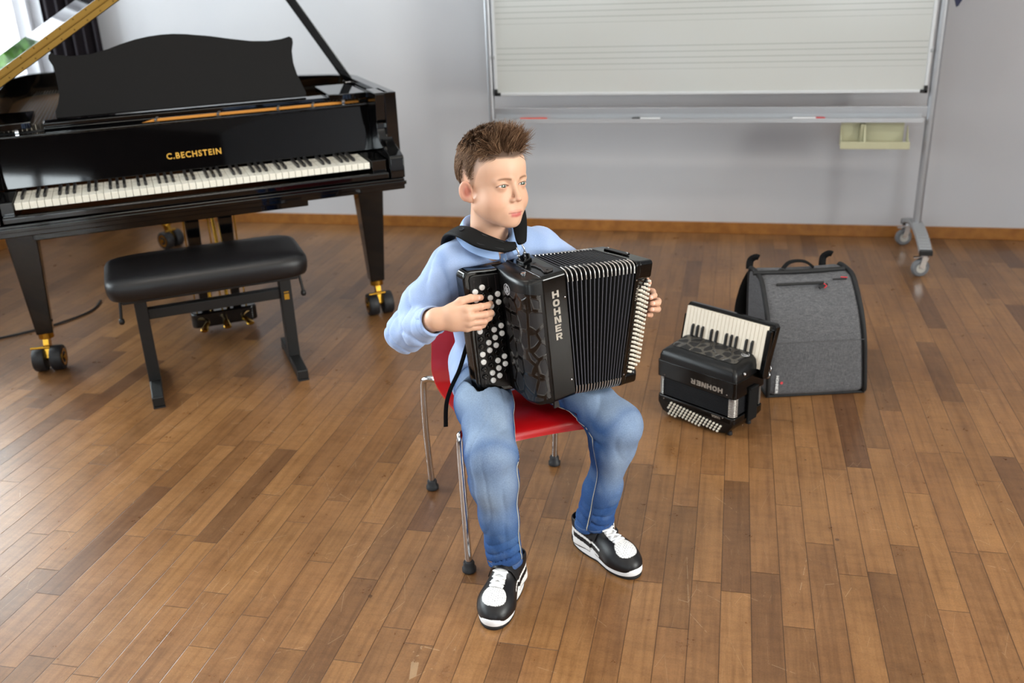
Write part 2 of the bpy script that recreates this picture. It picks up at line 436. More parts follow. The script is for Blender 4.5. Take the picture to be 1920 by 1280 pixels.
M_drape = mat('dark_drape', '#1b171b', 0.9, bump=(220, 0.2, 0.001), spec=.1)
curtain('curtain', (-3.84, 4.965), (-3.50, 4.985), 0.06, 2.95, M_drape, 5, 0.026, 'dark drape hanging in folds on the back wall beside the window corner')
ts = NT('sheer_curtain'); ts.t.nodes.remove(ts.bsdf)
d1 = ts.n('ShaderNodeBsdfTranslucent'); d1.inputs[0].default_value = hx('#e8e6ea')
d2 = ts.n('ShaderNodeBsdfDiffuse'); d2.inputs[0].default_value = hx('#e8e6ea'); d3 = ts.n('ShaderNodeBsdfTransparent')
a1 = ts.n('ShaderNodeMixShader'); a1.inputs[0].default_value = .5; ts.l(d1.outputs[0], a1.inputs[1]); ts.l(d2.outputs[0], a1.inputs[2])
a2 = ts.n('ShaderNodeMixShader'); a2.inputs[0].default_value = .25; ts.l(a1.outputs[0], a2.inputs[1]); ts.l(d3.outputs[0], a2.inputs[2])
ts.l(a2.outputs[0], ts.out.inputs[0])
curtain('sheer_curtain', (-3.90, 4.62), (-3.90, 4.82), 0.06, 2.95, ts.m, 3, 0.020, 'white sheer curtain hanging at the left window behind the piano lid', th=.002)
# a small tree standing outside the last window
M_leaf = NT('leaves'); M_leaf.bsdf.inputs['Roughness'].default_value = .5; M_leaf.l(M_leaf.ramp(M_leaf.noise(9, M_leaf.coord()), [(.35, hx('#2c4f1a')), (.65, hx('#5f8a35'))]), M_leaf.bsdf.inputs['Base Color']); M_leaf.bsdf.inputs['Transmission Weight'].default_value = 0.0
tre = empty('tree', (-4.95, 5.62, 0), 0, 'small green tree outside the left window, reflected in the piano lid', 'tree')
b = MB(); rt = random.Random(4)
for i in range(2200):
    th_, ph_ = rt.uniform(0, 2 * PI), math.acos(rt.uniform(-1, 1)); r_ = rt.uniform(.55, 1.0)
    c = np.array([.52 * r_ * math.sin(ph_) * math.cos(th_), .62 * r_ * math.sin(ph_) * math.sin(th_), 1.74 + .52 * r_ * math.cos(ph_)])
    n_ = vn([rt.gauss(0, 1) for _ in range(3)]); a_ = vn(np.cross(n_, (0, .3, 1))); q_ = np.cross(n_, a_); s_ = rt.uniform(.045, .075)
    b.add([c - a_ * s_, c + q_ * s_ * .5, c + a_ * s_, c - q_ * s_ * .5], [(0, 1, 2, 3)])
b.build('foliage', M_leaf.m, tre)
b = MB(); b.tube([(0, 0, 0), (.02, 0, .9), (0, .02, 1.9)], [.045, .04, .02], 8); b.tube([(.02, 0, 1.3), (.2, .2, 1.9)], .015, 6); b.tube([(.02, 0, 1.4), (-.2, -.15, 2.0)], .015, 6); b.build('trunk', mat('bark', '#4a3a2c', .9), tre, 60)
b = MB(); b.bx(RX0 - 2.2, RX0 - .5, 2.5, 7.5, -.12, 0); struct('ground_outside', b, mat('lawn', '#46602c', .95))
# thin cable lying on the floor at the far left
b = MB(); b.tube(spline([(-3.2, 3.02, .006), (-3.0, 3.17, .006), (-2.86, 3.34, .006), (-2.80, 3.52, .006), (-2.84, 3.66, .006)], 8), .005, 8)
o = b.build('cable', mat('black_rubber_cable', '#141414', .5), None, 60); tag(o, 'thin black cable lying on the floor beside the left piano caster', 'cable')
# housings for the added ceiling lamps (their light comes from the area lamps inside)
M_lum = mat('white_metal_housing', '#e8e8e8', .4)
for (x, y), lw_ in zip( [(-1.6, -0.6), (1.4, -0.6), (-1.2, 2.2), (1.8, 2.2)], ('rear left, nearest the left wall', 'rear right of the room', 'front left, between piano and boy', 'front right, in front of the whiteboard')):
    b = MB(); b.bx(x - .63, x + .63, y - .18, y + .18, RZ - .03, RZ); o = b.build('added_ceiling_lamp', M_lum, None, None, .005)
    tag(o, 'added white flat rectangular lamp on the ceiling, out of view, ' + lw_, 'ceiling lamp', 'added ceiling lamps')
# ------------------------------------------------------------------ grand piano (local frame: x along the keyboard, y towards the tail)
PIANO_YAW = math.radians(34.6)
pn = empty('grand_piano', (-2.337, 2.685, 0), PIANO_YAW, 'glossy black grand piano with its lid propped open and music desk raised', 'piano')
BRASS = mat('polished_brass', '#b0842f', 0.25, 1.0)
GOLDPL = mat('gold_painted_iron', '#9a6a2c', 0.45, 0.25)
IVORY = mat('white_key_plastic', '#e9e5d8', 0.28, coat=.2)
EBONY = mat('black_key', '#0a0a0b', 0.3)
SATIN = mat('black_satin_lacquer', '#0b0a0b', 0.45)
RUBBER = mat('black_rubber', '#15161a', 0.55)
CHROME = mat('chrome', '#c8c8ca', 0.12, 1.0)
STEEL = mat('piano_wire', '#8a8378', 0.4, .9)
FELT = mat('orange_felt', '#b8792a', 0.8)
out = [(1.372, .09), (1.372, .70), (1.355, .79), (1.30, .85)] + [tuple(p) for p in spline([(1.30, .85), (1.13, .95), (.95, 1.10), (.80, 1.30), (.66, 1.55), (.52, 1.80), (.34, 1.95), (.14, 2.0), (-.03, 1.95), (-.105, 1.83), (-.135, 1.66)], 6)][1:] + [(-.135, .09)]
def offs(poly, d):
    P = [np.array(p) for p in poly]; R = []
    for i, p in enumerate(P):
        a = P[i - 1] if i else None; c = P[i + 1] if i < len(P) - 1 else None
        n1 = vn([-(p - a)[1], (p - a)[0]]) if a is not None else None
        n2 = vn([-(c - p)[1], (c - p)[0]]) if c is not None else None
        if n1 is None: n = n2; k = 1
        elif n2 is None: n = n1; k = 1
        else: n = vn(n1 + n2); k = 1 / max(.5, float(n @ n1))
        R.append(tuple(p + n * d * k))
    return R
def strip(poly, d, z0, z1):
    A = poly; B_ = offs(poly, d); n = len(A); V = []; F = []
    for (x, y) in A: V += [(x, y, z0), (x, y, z1)]
    for (x, y) in B_: V += [(x, y, z0), (x, y, z1)]
    for i in range(n - 1):
        a = 2 * i; c = 2 * n + 2 * i
        F += [(a, a + 2, a + 3, a + 1), (c, c + 1, c + 3, c + 2), (a + 1, a + 3, c + 3, c + 1), (a, c, c + 2, a + 2)]
    F += [(0, 1, 2 * n + 1, 2 * n), (2 * n - 2, 4 * n - 2, 4 * n - 1, 2 * n - 1)]
    b = MB(); b.add(V, F); return b
strip(out, .048, .64, .965).build('rim', BLACK, pn, 40, .004)
# keybed, its two front mouldings, under-frame
b = MB(); b.bx(-.09, 1.34, -.055, .62, .622, .664); b.bx(.03, .98, .02, .5, .585, .622)
b.build('keybed', BLACK, pn, 40, .004)
b = MB(); b.bx(-.043, 1.287, -.045, -.012, .664, .690); b.build('key_slip', BLACK, pn, 40, .007, 3)
b = MB(); b.bx(-.10, 1.345, -.063, -.055, .640, .655); b.build('keybed_moulding', BLACK, pn, 40, .003, 3)
# cheek arms with the curved profile
prof = [(-.050, .664), (-.052, .735), (-.046, .748), (-.010, .760)] + [tuple(p) for p in spline([(-.01, .760), (.045, .772), (.085, .792), (.106, .820), (.112, .850)], 5)][1:] + [(.098, .862), (.096, .90), (.090, .960), (.096, .965), (.24, .965), (.24, .664)]
for x0 in (1.290, -.100):
    b = MB(); b.prism(prof, x0, x0 + .055, lambda y, z, x: (x, y, z)); b.build('arm', BLACK, pn, 40, .004)
for x0 in (1.229, -.044):
    b = MB(); b.bx(x0, x0 + .058 if x0 > 0 else -.002, -.012, .200, .664, .732); b.build('key_block', BLACK, pn, 40, .003)
# fallboard with hinged top moulding
b = MB(); b.prism([(.195, .735), (.220, .735), (.258, .905), (.230, .905)], -.045, 1.29, lambda y, z, x: (x, y, z)); fb = b.build('fallboard', BLACK, pn, 40, .003)
b = MB(); b.bx(-.045, 1.29, .223, .264, .903, .913); b.build('fallboard_moulding', BLACK, pn, 40, .004, 3)
V, F = text_mesh('C.BECHSTEIN', .030, .0005, .0006, 1.18)
wd = V[:, 0].max() - V[:, 0].min(); V[:, 0] *= .196 / wd
th = math.atan2(.17, .035)
Vt = [(.612 + v[0], .2068 + math.cos(th) * v[1] - math.sin(th) * v[2] - .0005, .790 + math.sin(th) * v[1] + math.cos(th) * v[2]) for v in V]
Vt = [(x, y - .0012, z) for x, y, z in Vt]
fin('maker_name', Vt, F, mat('gold_lettering', '#c8983c', .35, .6), fb)
# the keys
b = MB()
WK = 1.2245 / 52
b.bx(0.0005, WK - .0008, 0, .196, .702, .7255)
wk = b.build('white_key', IVORY, pn, 40, .0012, 2)
for k in range(1, 52): dupe(wk, pn, (k * WK, 0, 0))
b = MB(); b.add([(-.0055, .052, .724), (.0055, .052, .724), (.0055, .196, .724), (-.0055, .196, .724), (-.0043, .060, .7375), (.0043, .060, .7375), (.0043, .196, .7375), (-.0043, .196, .7375)],
                [(3, 2, 1, 0), (4, 5, 6, 7), (0, 1, 5, 4), (1, 2, 6, 5), (2, 3, 7, 6), (3, 0, 4, 7)])
bk = b.build('black_key', EBONY, pn, 40, .0015, 2)
first = True
for k in range(51):
    note = (k + 5) % 7          # A B C D E F G; k = 0 is A
    if note in (5, 0, 1, 3, 4):  # after A, C, D, F, G
        x = (k + 1) * WK
        if first: bk.location = (x, 0, 0); first = False
        else: dupe(bk, pn, (x, 0, 0))
# iron plate, strings, tuning pins, dampers, felt
plate = offs(out, .05); 
b = MB(); b.prism([(1.322, .275)] + [p for p in plate if p[1] > .28] + [(-.085, .275)], .845, .86); b.build('iron_plate', GOLDPL, pn)
b = MB(); b.bx(-.08, 1.318, .275, .33, .86, .890); b.bx(-.08, 1.318, .33, .365, .86, .912); b.build('pin_block', SATIN, pn, None, .003)
b = MB(); b.tube([(.45, .300, .903), (.50, .300, .909), (1.27, .300, .909)], [.004, .0095, .0095], 8); b.build('felt_strip', FELT, pn, 60)
b = MB()
for x in (.505, .73, .955, 1.09): b.bar((x - .006, .284, .914), (x + .006, .318, .921), .008, .008)
b.build('agraffe_bars', mat('nickel', '#a9a9a9', .3, .9), pn, None, .001)
b = MB()
rnd = random.Random(3)
for i in range(90):
    x = -.06 + i * 1.36 / 90
    for j in range(2): b.lathe([(.0032, 0), (.0032, .022)], (x + j * .006, .338 + j * .014, .91), (0, 0, 1), 6)
tp = b.build('tuning_pins', STEEL, pn)
tp['kind'] = 'stuff'
b = MB()
for i in range(80):
    u = i / 79; x = -.05 + 1.30 * u
    L = 1.55 * (1 - u) ** 1.15 + .25
    b.tube([(x, .37, .885), (x * (1 - .12 * L) + .03 * L, min(.37 + L, 1.85), .885)], .0011, 4, caps=False)
st = b.build('strings', STEEL, pn); st['kind'] = 'stuff'
b = MB()
for x0, x1 in ((.20, .24), (.62, .66), (.98, 1.01)): b.bar((x0, .38, .90), (x1 - .08, 1.35 - x0 * .5, .90), .03, .03)
b.build('plate_strut', GOLDPL, pn, None, .006, 3)
b = MB(); b.bx(-.02, 1.24, .42, .47, .893, .915); b.build('damper_rail', SATIN, pn, None, .003)
# music desk: two side shelves, sliding tray and the tall shaped board
for sx in (0, 1):
    poly = [(1.155, .30), (1.19, .285), (1.25, .279), (1.318, .285), (1.318, .60), (1.16, .60)]
    if sx: poly = [(1.238 - x, y) for x, y in poly]
    b = MB(); b.prism(poly, .925, .948); sh = b.build('desk_shelf', BLACK, pn, 40, .003)
    b = MB(); b.bx(*( (1.20, 1.212) if not sx else (.026, .038)), .276, .29, .90, .925); b.build('shelf_bracket', CHROME, sh, None, .001)
b = MB(); b.bx(.12, 1.155, .31, .40, .920, .936); b.bx(.12, 1.155, .305, .325, .905, .92); b.build('desk_tray', BLACK, pn, 40, .003)
dk = [[.194,.237],[.200,.232],[.251,.223],[.315,.224],[.382,.239],[.43,.254],[.481,.267],[.53,.275],[.578,.279],[.62,.279],[.665,.275],[.751,.262],[.828,.246],[.906,.232],[.967,.228],[1.02,.232],[1.054,.240],[1.064,.232],[1.064,.215],[1.054,.182],[1.052,.135],[1.059,.092],[1.072,.049],[1.082,.017],[1.080,.004],[.164,.004],[.165,.029],[.179,.057],[.188,.085],[.190,.114],[.190,.153],[.186,.192],[.175,.218],[.178,.232],[.186,.238]]
tl = math.radians(18)
b = MB(); b.prism(dk, 0, .014, lambda x, y, z: (x, .37 + y * math.sin(tl) + z * math.cos(tl), .938 + y * math.cos(tl) - z * math.sin(tl)))
b.build('music_desk', mat('satin_black_desk', '#0c0b0c', .5, bump=(600, .1, .0005), spec=.15), pn, 40, .002)
# lid with the front flap folded back on top, brass strip hinge along the fold, prop stick
la = math.radians(31.2); HZ = .975; HX = -.135
def lidf(s, y, z): return (HX + s * math.cos(la) - z * math.sin(la), y, HZ + s * math.sin(la) + z * math.cos(la))
lo_ = [(x - HX + .012, y + (.012 if y > 1.5 else 0)) for x, y in out if y > .44]
main = [(1.519, .45)] + lo_ + [(0, 1.66), (0, .45)]
b = MB(); b.prism(main, 0, .024, lidf); lid = b.build('lid', BLACK, pn, 40, .003)
b = MB(); b.prism([(0, .45), (1.519, .45), (1.519, .79), (1.50, .84), (0, .84)], .025, .048, lambda s, y, z: lidf(s, y, z + (y - .45) * .085)); b.build('lid_front_flap', BLACK, pn, 40, .004, 3)
b = MB()
for z0 in (.003, .028): b.prism([(.004, .4495), (1.505, .4495), (1.505, .4455), (.004, .4455)], z0, z0 + .019, lidf)
b.tube([lidf(.004, .446, .0255), lidf(1.505, .446, .0255)], .0028, 8)
hg = b.build('strip_hinge', mat('aged_brass', '#8a6a2e', .42, .75), lid)
b = MB()
for i in range(26):
    s = .03 + i * .058
    for z in (.010, .040):
        c = lidf(s + (.02 if z > .02 else 0), .4452, z); b.lathe([(.003, 0), (.0025, .0008)], c, (0, -1, 0), 8)
sc = b.build('hinge_screws', mat('dark_brass', '#5a4216', .4, .9), hg)
b = MB(); b.bar((1.325, .66, .945), (.925, .66, 1.600), .036, .016, (0, 1, 0)); b.build('prop_stick', BLACK, pn, 40, .004)
b = MB(); b.bx(1.30, 1.345, .63, .69, .93, .952); b.build('prop_socket', CHROME, pn, None, .003)
for y in (.62, 1.45):
    b = MB(); b.tube([(HX - .004, y, .968), (HX - .004, y + .09, .968)], .008, 10); b.bx(HX, HX + .03, y, y + .09, .963, .972); b.build('lid_hinge', BRASS, pn, 50)
# legs with double-wheel casters
def leg(x, y, ang, zt=.622, w=.115):
    b = MB(); zb = .150
    for i in range(1):
        h1, h2 = w / 2, .030
        V = [(x - h2, y - h2, zb), (x + h2, y - h2, zb), (x + h2, y + h2, zb), (x - h2, y + h2, zb), (x - h1, y - h1, zt), (x + h1, y - h1, zt), (x + h1, y + h1, zt), (x - h1, y + h1, zt)]
        b.add(V, [(3, 2, 1, 0), (4, 5, 6, 7), (0, 1, 5, 4), (1, 2, 6, 5), (2, 3, 7, 6), (3, 0, 4, 7)])
    L = b.build('leg', BLACK, pn, 40, .004)
    b = MB(); b.lathe([(.028, .128), (.028, .151), (.022, .151)], (x, y, 0)); ca, sa = math.cos(ang), math.sin(ang)
    ax = np.array([ca, sa, 0]); fw = np.array([-sa, ca, 0]); c = np.array([x, y, .049]) - fw * .022
    b.bar((x, y, .135), tuple(c + np.array([0, 0, .002])), .036, .020, (ca, sa, 0)); b.tube([c - ax * .05, c + ax * .05], .009, 10)
    b.tube([c - ax * .05 + fw * -.03 + np.array([0, 0, .055]), c + ax * .02 + fw * -.03 + np.array([0, 0, .055])], .006, 8)
    cs = b.build('caster', BRASS, L, 50)
    for s in (-1, 1):
        o = c + ax * s * .010
        b = MB(); b.lathe([(.030, 0), (.046, .001), (.049, .006), (.049, .038), (.046, .043), (.030, .044)], tuple(o), tuple(ax * s), 28)
        b.build('wheel', RUBBER, cs, 35)
        b = MB(); b.lathe([(.034, .0430), (.034, .0460), (.029, .047), (.012, .040), (.012, .049), (.004, .051)], tuple(o), tuple(ax * s), 24, caps=True)
        b.build('hub', BRASS, cs, 40)
leg(-.035, .335, -0.22); leg(1.282, .335, 0.02); leg(.50, 1.90, .6, .65, .10)
# pedal lyre
b = MB()
for x0, x1, y0 in ((.573, .569, .47), (.705, .699, .47)): b.bar((x0, y0, .60), (x1, y0, .10), .066, .05, (0, 1, 0), w2=.032, h2=.04)
ly = b.build('lyre', BLACK, pn, 40, .004)
b = MB(); b.prism([(.505, .415), (.52, .40), (.755, .40), (.772, .415), (.772, .53), (.755, .545), (.52, .545), (.505, .53)], .035, .100); b.build('pedal_box', BLACK, ly, 40, .008, 3)
b = MB()
for x, y in ((.535, .545), (.635, .44), (.742, .545)): b.tube([(x, y, .09), (x + (.01 if y > .5 else 0), y + .01, .60)], .0035, 8)
b.tube([(.60, .55, .08), (.60, .78, .62)], .008, 8); b.tube([(.67, .55, .08), (.67, .78, .62)], .008, 8)
b.build('pedal_rods', BRASS, ly, 50)
for x, dx in ((.565, -.022), (.638, 0), (.712, .022)):
    pts = [(x, .41, .060), (x, .385, .062), (x + dx * .5, .355, .058), (x + dx, .318, .050)]
    b = MB(); b.tube(spline(pts, 4), [.010] * 5 + [.012] * 4 + [.014, .016, .017, .014], 12, flat=.45, up=(0, 0, 1)); b.build('pedal', BRASS, ly, 50)

# ------------------------------------------------------------------ piano bench (same heading as the piano)
bn = empty('piano_bench', M=Matrix.Translation((-2.337, 2.685, 0)) @ Matrix.Rotation(PIANO_YAW, 4, 'Z') @ Matrix.Translation((.575, -.06, 0)), label='black padded piano bench with side levers standing in front of the grand piano', cat='bench')
LEATH = mat('black_leatherette', '#0e0d10', 0.42, bump=(450, 0.25, 0.0006), spec=.5)
BSTEEL = mat('black_powder_coat', '#0c0c0c', 0.5, bump=(300, .1, .0005))
# cushion: superellipse pillow
V = []; F = []; NU, NV = 48, 24
a_, c_ = .345, .185
def cush(u, v):
    th_ = 2 * PI * u; cx = math.copysign(abs(math.cos(th_)) ** .28, math.cos(th_)); cy = math.copysign(abs(math.sin(th_)) ** .28, math.sin(th_))
    return cx, cy
rowsp = [(0.0, .478), (.5, .477), (.85, .472), (.95, .464), (.99, .452), (1.0, .436), (.992, .418), (.97, .402), (.95, .397), (0, .397)]
n = 64
for r, z in rowsp:
    for k in range(n):
        cx, cy = cush(k / n, 0); V.append((cx * (a_ - (1 - r) * c_) if r > .3 else cx * 1e-3, cy * c_ * r if r > .3 else 0, z))
for i in range(len(rowsp) - 1):
    for k in range(n): F.append((i * n + k, (i + 1) * n + k, (i + 1) * n + (k + 1) % n, i * n + (k + 1) % n))
fin('seat_cushion', V, F, LEATH, bn, 60)
b = MB(); b.bx(-.30, .30, -.14, .14, .378, .397); b.build('seat_frame', BSTEEL, bn, None, .003)
for s in (-1, 1):
    x = -.245 if s < 0 else .265
    b = MB(); b.bx(x - .021, x + .021, -.03, .03, .012, .355); b.bx(x - .015, x + .015, -.02, .02, .35, .385)
    lg = b.build('leg', BSTEEL, bn, None, .003)
    b = MB(); b.bx(x - .020, x + .020, -.19, .185, .005, .042); b.build('foot_bar', BSTEEL, bn, None, .004)
    b = MB(); b.bx(x - .020, x + .020, -.192, -.16, 0, .006); b.bx(x - .020, x + .020, .155, .187, 0, .006); b.build('foot_pad', RUBBER, bn)
    xl = -.315 if s < 0 else .325
    b = MB(); b.tube([(xl - s * .01, -.04, .390), (xl, -.05, .30)], .0055, 10); b.lathe([(.004, .012), (.009, .008), (.010, -.004), (.006, -.010)], (xl, -.05, .292)); b.build('height_lever', BSTEEL, bn, 50)
b = MB(); b.bx(-.225, .245, -.018, .018, .272, .310); b.build('cross_bar', BSTEEL, bn, None, .003)
b = MB(); b.bx(.256, .274, -.0315, -.030, .270, .292); b.bx(.256, .274, -.0315, -.030, .297, .301)
b.build('badge', mat('gold_sticker', '#b98a25', .4, .4), bn)
# ------------------------------------------------------------------ mobile music whiteboard against the back wall
YB = 4.70
wb = empty('whiteboard', (-.15, YB, 0), 0, 'mobile whiteboard with printed music staves on a grey rolling stand', 'whiteboard')
ALU = mat('anodised_aluminium', '#a6a7ab', .38, .65)
GREYC = mat('grey_powder_coat', '#9b9da0', .45, .3)
BPL = mat('black_plastic', '#0f0f10', .4)
def L(x): return x + .15
for s, x in ((-1, -1.174), (1, .880)):
    b = MB(); b.tube([(L(x), 0, .155), (L(x), 0, 2.02)], .019 if s > 0 else .017, 16); b.build('post', ALU, wb, 50)
    b = MB()
    arc = [(L(x), -.29, .118), (L(x), -.18, .150), (L(x), -.05, .168), (L(x), .05, .166), (L(x), .16, .145), (L(x), .235, .118)]
    P = spline(arc, 5)
    for i in range(len(P) - 1): b.bar(P[i], P[i + 1], .055, .022, (0, 0, 1))
    ft = b.build('base_arm', GREYC, wb, 40, .003)
    b = MB(); b.bx(L(x) - .029, L(x) + .029, -.305, -.288, .104, .131); b.bx(L(x) - .029, L(x) + .029, .233, .25, .104, .131); b.build('end_cap', BPL, ft, None, .006, 3)
    for yy in (-.27, .225):
        ang = .9 if s > 0 else .4
        ca, sa = math.cos(ang), math.sin(ang)
        b = MB(); b.lathe([(.010, .070), (.010, .112)], (L(x), yy, 0)); b.lathe([(.022, .098), (.022, .104)], (L(x), yy, 0))
        o = np.array([L(x) - sa * .015, yy, .040]); ax = np.array([ca * .0 + sa * .0 + .0, 1, 0]) if False else np.array([sa * .35, -1, 0]); ax = vn(ax)
        for q in (-1, 1): b.bar(tuple(o + ax * q * .017), (L(x) + float(ax[0]) * q * .017, yy + float(ax[1]) * q * .017, .096), .026, .003, tuple(ax))
        b.bar((L(x) - .045, yy, .088), (L(x) + .02, yy, .094), .022, .003)
        cs = b.build('caster', CHROME, ft, 50)
        b = MB(); b.lathe([(.020, -.013), (.036, -.013), (.040, -.008), (.040, .008), (.036, .013), (.020, .013)], tuple(o), tuple(ax), 24); b.build('wheel', mat('grey_tyre', '#6d7075', .5), cs, 35)
        b = MB(); b.lathe([(.008, -.0145), (.022, -.0135), (.022, .0135), (.008, .0145)], tuple(o), tuple(ax), 20); b.build('hub', mat('pale_hub', '#b9b8b2', .4), cs, 35)
def board_mat():
    t = NT('staff_ruled_whiteboard'); b = t.bsdf; b.inputs['Roughness'].default_value = .14; b.inputs['Specular IOR Level'].default_value = .6
    tc = t.n('ShaderNodeTexCoord'); sp = t.n('ShaderNodeSeparateXYZ'); t.l(tc.outputs['Object'], sp.inputs[0])
    # staves: groups of five lines; object z is the height above the floor
    z = sp.outputs[2]
    zz = t.math('SUBTRACT', z, .900); per = .2167
    g = t.math('FLOOR', t.math('DIVIDE', zz, per)); r = t.math('SUBTRACT', zz, t.math('MULTIPLY', g, per))
    li = t.math('DIVIDE', r, .0265); lf = t.math('ABSOLUTE', t.math('SUBTRACT', li, t.math('ROUND', li)))
    on = t.math('MULTIPLY', t.math('LESS_THAN', t.math('MULTIPLY', lf, .0265), .0017), t.math('LESS_THAN', r, .1085))
    inx = t.math('MULTIPLY', t.math('GREATER_THAN', sp.outputs[0], L(-1.133)), t.math('LESS_THAN', sp.outputs[0], L(.832)))
    f = t.math('MULTIPLY', t.math('MULTIPLY', on, inx), .55)
    c = t.mix(f, hx('#bfc1bf'), hx('#7f8280')); t.l(c, b.inputs['Base Color']); return t.m
b = MB(); b.bx(L(-1.143), L(.842), -.013, .008, .79, 1.995); b.build('writing_surface', board_mat(), wb)
b = MB()
FW = .013
b.bx(L(-1.150), L(.850), -.019, .012, .783, .783 + FW); b.bx(L(-1.150), L(.850), -.019, .012, 1.99, 2.003)
b.bx(L(-1.150), L(-1.150) + FW, -.019, .012, .783, 2.003); b.bx(L(.850) - FW, L(.850), -.019, .012, .783, 2.003)
b.build('board_frame', mat('white_aluminium', '#c9cbce', .4, .2), wb, None, .002)
for x, s in ((-1.150, 1), (.850, -1)):
    b = MB(); x0, x1 = sorted((L(x) - s * .002, L(x) + s * .030)); b.bx(x0, x1, -.022, -.010, .781, .797); x0, x1 = sorted((L(x) - s * .002, L(x) + s * .014)); b.bx(x0, x1, -.022, -.010, .781, .815); b.build('corner_cap', BPL, wb, None, .003)
    b = MB(); b.bx(L(x) - .006, L(x) + .006, -.023, -.008, .958, .972); b.build('frame_clip', GREYC, wb, None, .002)
b = MB(); b.bx(L(-1.16), L(.865), -.008, .010, .672, .722); b.build('cross_rail', ALU, wb, None, .003)
b = MB(); b.bx(L(-1.152), L(.842), -.075, -.008, .660, .664); b.bx(L(-1.152), L(.842), -.078, -.074, .660, .679); b.bx(L(-1.152), L(.842), -.012, -.008, .660, .690)
for i in range(8): b.lathe([(.004, 0), (.003, .0015)], (L(-1.0 + i * .26), -.0121, .682), (0, -1, 0), 8)
tr_ = b.build('pen_tray', mat('tray_aluminium', '#b4b6ba', .35, .5), wb, 40)
# beige holder hooked below the tray
bo = empty('tray_box', (.640, YB, 0), 0, 'beige plastic holder with a divider hooked below the whiteboard pen tray', 'holder')
BEI = mat('beige_plastic', '#b3b092', .5)
b = MB()
b.bx(-.145, .130, -.030, -.024, .560, .658); b.bx(-.145, .145, -.105, -.024, .545, .551)
b.bx(-.150, .150, -.109, -.103, .545, .578)
for x in (-.148, .142): b.prism([(-.027, .551), (-.105, .551), (-.105, .578), (-.080, .585), (-.027, .640)], x, x + .005, lambda y, z, xx: (xx, y, z))
b.build('holder_body', BEI, bo, None, .002)
b = MB(); b.prism([(-.027, .551), (-.103, .551), (-.103, .574), (-.06, .65), (-.027, .65)], -.048, -.040, lambda y, z, xx: (xx, y, z)); b.bx(-.062, -.040, -.06, -.03, .56, .65); b.build('divider', BEI, bo, None, .002)
# markers in the tray
def marker(x0, x1, body, cap, capside, label):
    e = empty('marker', ((x0 + x1) / 2, YB - .045, .672), 0, label, 'marker', None)
    h = (x1 - x0) / 2; mb = mat('marker_body', body, .4); mc = mat('marker_cap', cap, .35)
    s = capside
    b = MB(); b.lathe([(.007, -h * .99), (.008, -h), (.008, h * .45), (.0075, h * .46)] if s > 0 else [(.0075, -h * .46), (.008, -h * .45), (.008, h), (.007, h * .99)], (0, 0, 0), (1, 0, 0), 14); b.build('barrel', mb, e, 50)
    b = MB(); b.lathe([(.0088, h * .42), (.0088, h * .9), (.006, h)] if s > 0 else [(.006, -h), (.0088, -h * .9), (.0088, -h * .42)], (0, 0, 0), (1, 0, 0), 14); b.build('cap', mc, e, 50)
marker(-1.020, -.885, '#d8442c', '#d8442c', 1, 'slim red marker at the left end of the pen tray')
marker(-.470, -.335, '#dcdcdc', '#161616', -1, 'white marker with a black cap in the middle of the pen tray')
marker(.275, .420, '#e6e6e8', '#c22026', 1, 'white marker with a red cap towards the right of the pen tray')
# small dark blue strap hanging beside the right post at the top edge
b = MB(); b.prism([(.905, 1.20), (.95, 1.20), (.945, 1.175), (.932, 1.150), (.924, 1.146), (.918, 1.165)], YB - .03, YB - .022, lambda x, z, y: (x, y, z)); b.tube([(.880, YB - .02, 1.30), (.93, YB - .026, 1.19)], .004, 8)
o = b.build('strap', mat('navy_strap', '#1c2240', .7), None); tag(o, 'small navy strap end hanging from the right post of the whiteboard', 'strap')
# ------------------------------------------------------------------ red shell chair; local frame: x to the sitter's left, y backwards
CH_YAW = math.radians(30.5)
ch = empty('chair', (-.5315, 2.2065, 0), CH_YAW, 'red shell chair with chrome legs that the boy sits on', 'chair')
REDP = mat('red_plastic_shell', '#b00d12', .32, coat=.2, bump=(500, .12, .0004))
SW = .185
# shell as a lofted profile in y-z (front edge -> seat -> back), width varies
prof = spline([(-.225, .352), (-.215, .372), (-.16, .382), (-.05, .374), (.06, .366), (.13, .374), (.175, .410), (.196, .46), (.212, .53), (.228, .60), (.232, .615)], 5)
V = []; F = []; N = 22
Lp = len(prof)
for side in (0, 1):
    for i, p in enumerate(prof):
        t = i / (Lp - 1)
        w = .166 + .014 * math.sin(min(1, t * 2.2) * PI * .5) - .038 * max(0, t - .55) / .45 - (.02 * max(0, t - .9) / .1) - (.03 * max(0, .06 - t) / .06)
        tn = vn(np.array(prof[min(i + 1, Lp - 1)]) - np.array(prof[max(i - 1, 0)])); nr = np.array([-tn[1], tn[0]])
        for k in range(N + 1):
            s = -1 + 2 * k / N
            dish = .016 * (s * s) * (1 if t < .5 else 1.2)
            q = np.array(p) + nr * (dish - (0.006 if side else 0))
            V.append((w * s, q[0], q[1]))
K = Lp * (N + 1)
for i in range(Lp - 1):
    for k in range(N):
        a = i * (N + 1) + k; F.append((a, a + 1, a + N + 2, a + N + 1)); c = K + a; F.append((c, c + N + 1, c + N + 2, c + 1))
for i in range(Lp - 1):
    for k in (0, N):
        a = i * (N + 1) + k; f = (a, a + N + 1, K + a + N + 1, K + a); F.append(f if k == 0 else f[::-1])
for k in range(N):
    F.append((k, K + k, K + k + 1, k + 1)); a = (Lp - 1) * (N + 1) + k; F.append((a, a + 1, K + a + 1, K + a))
fin('seat_shell', V, F, REDP, ch, 50)
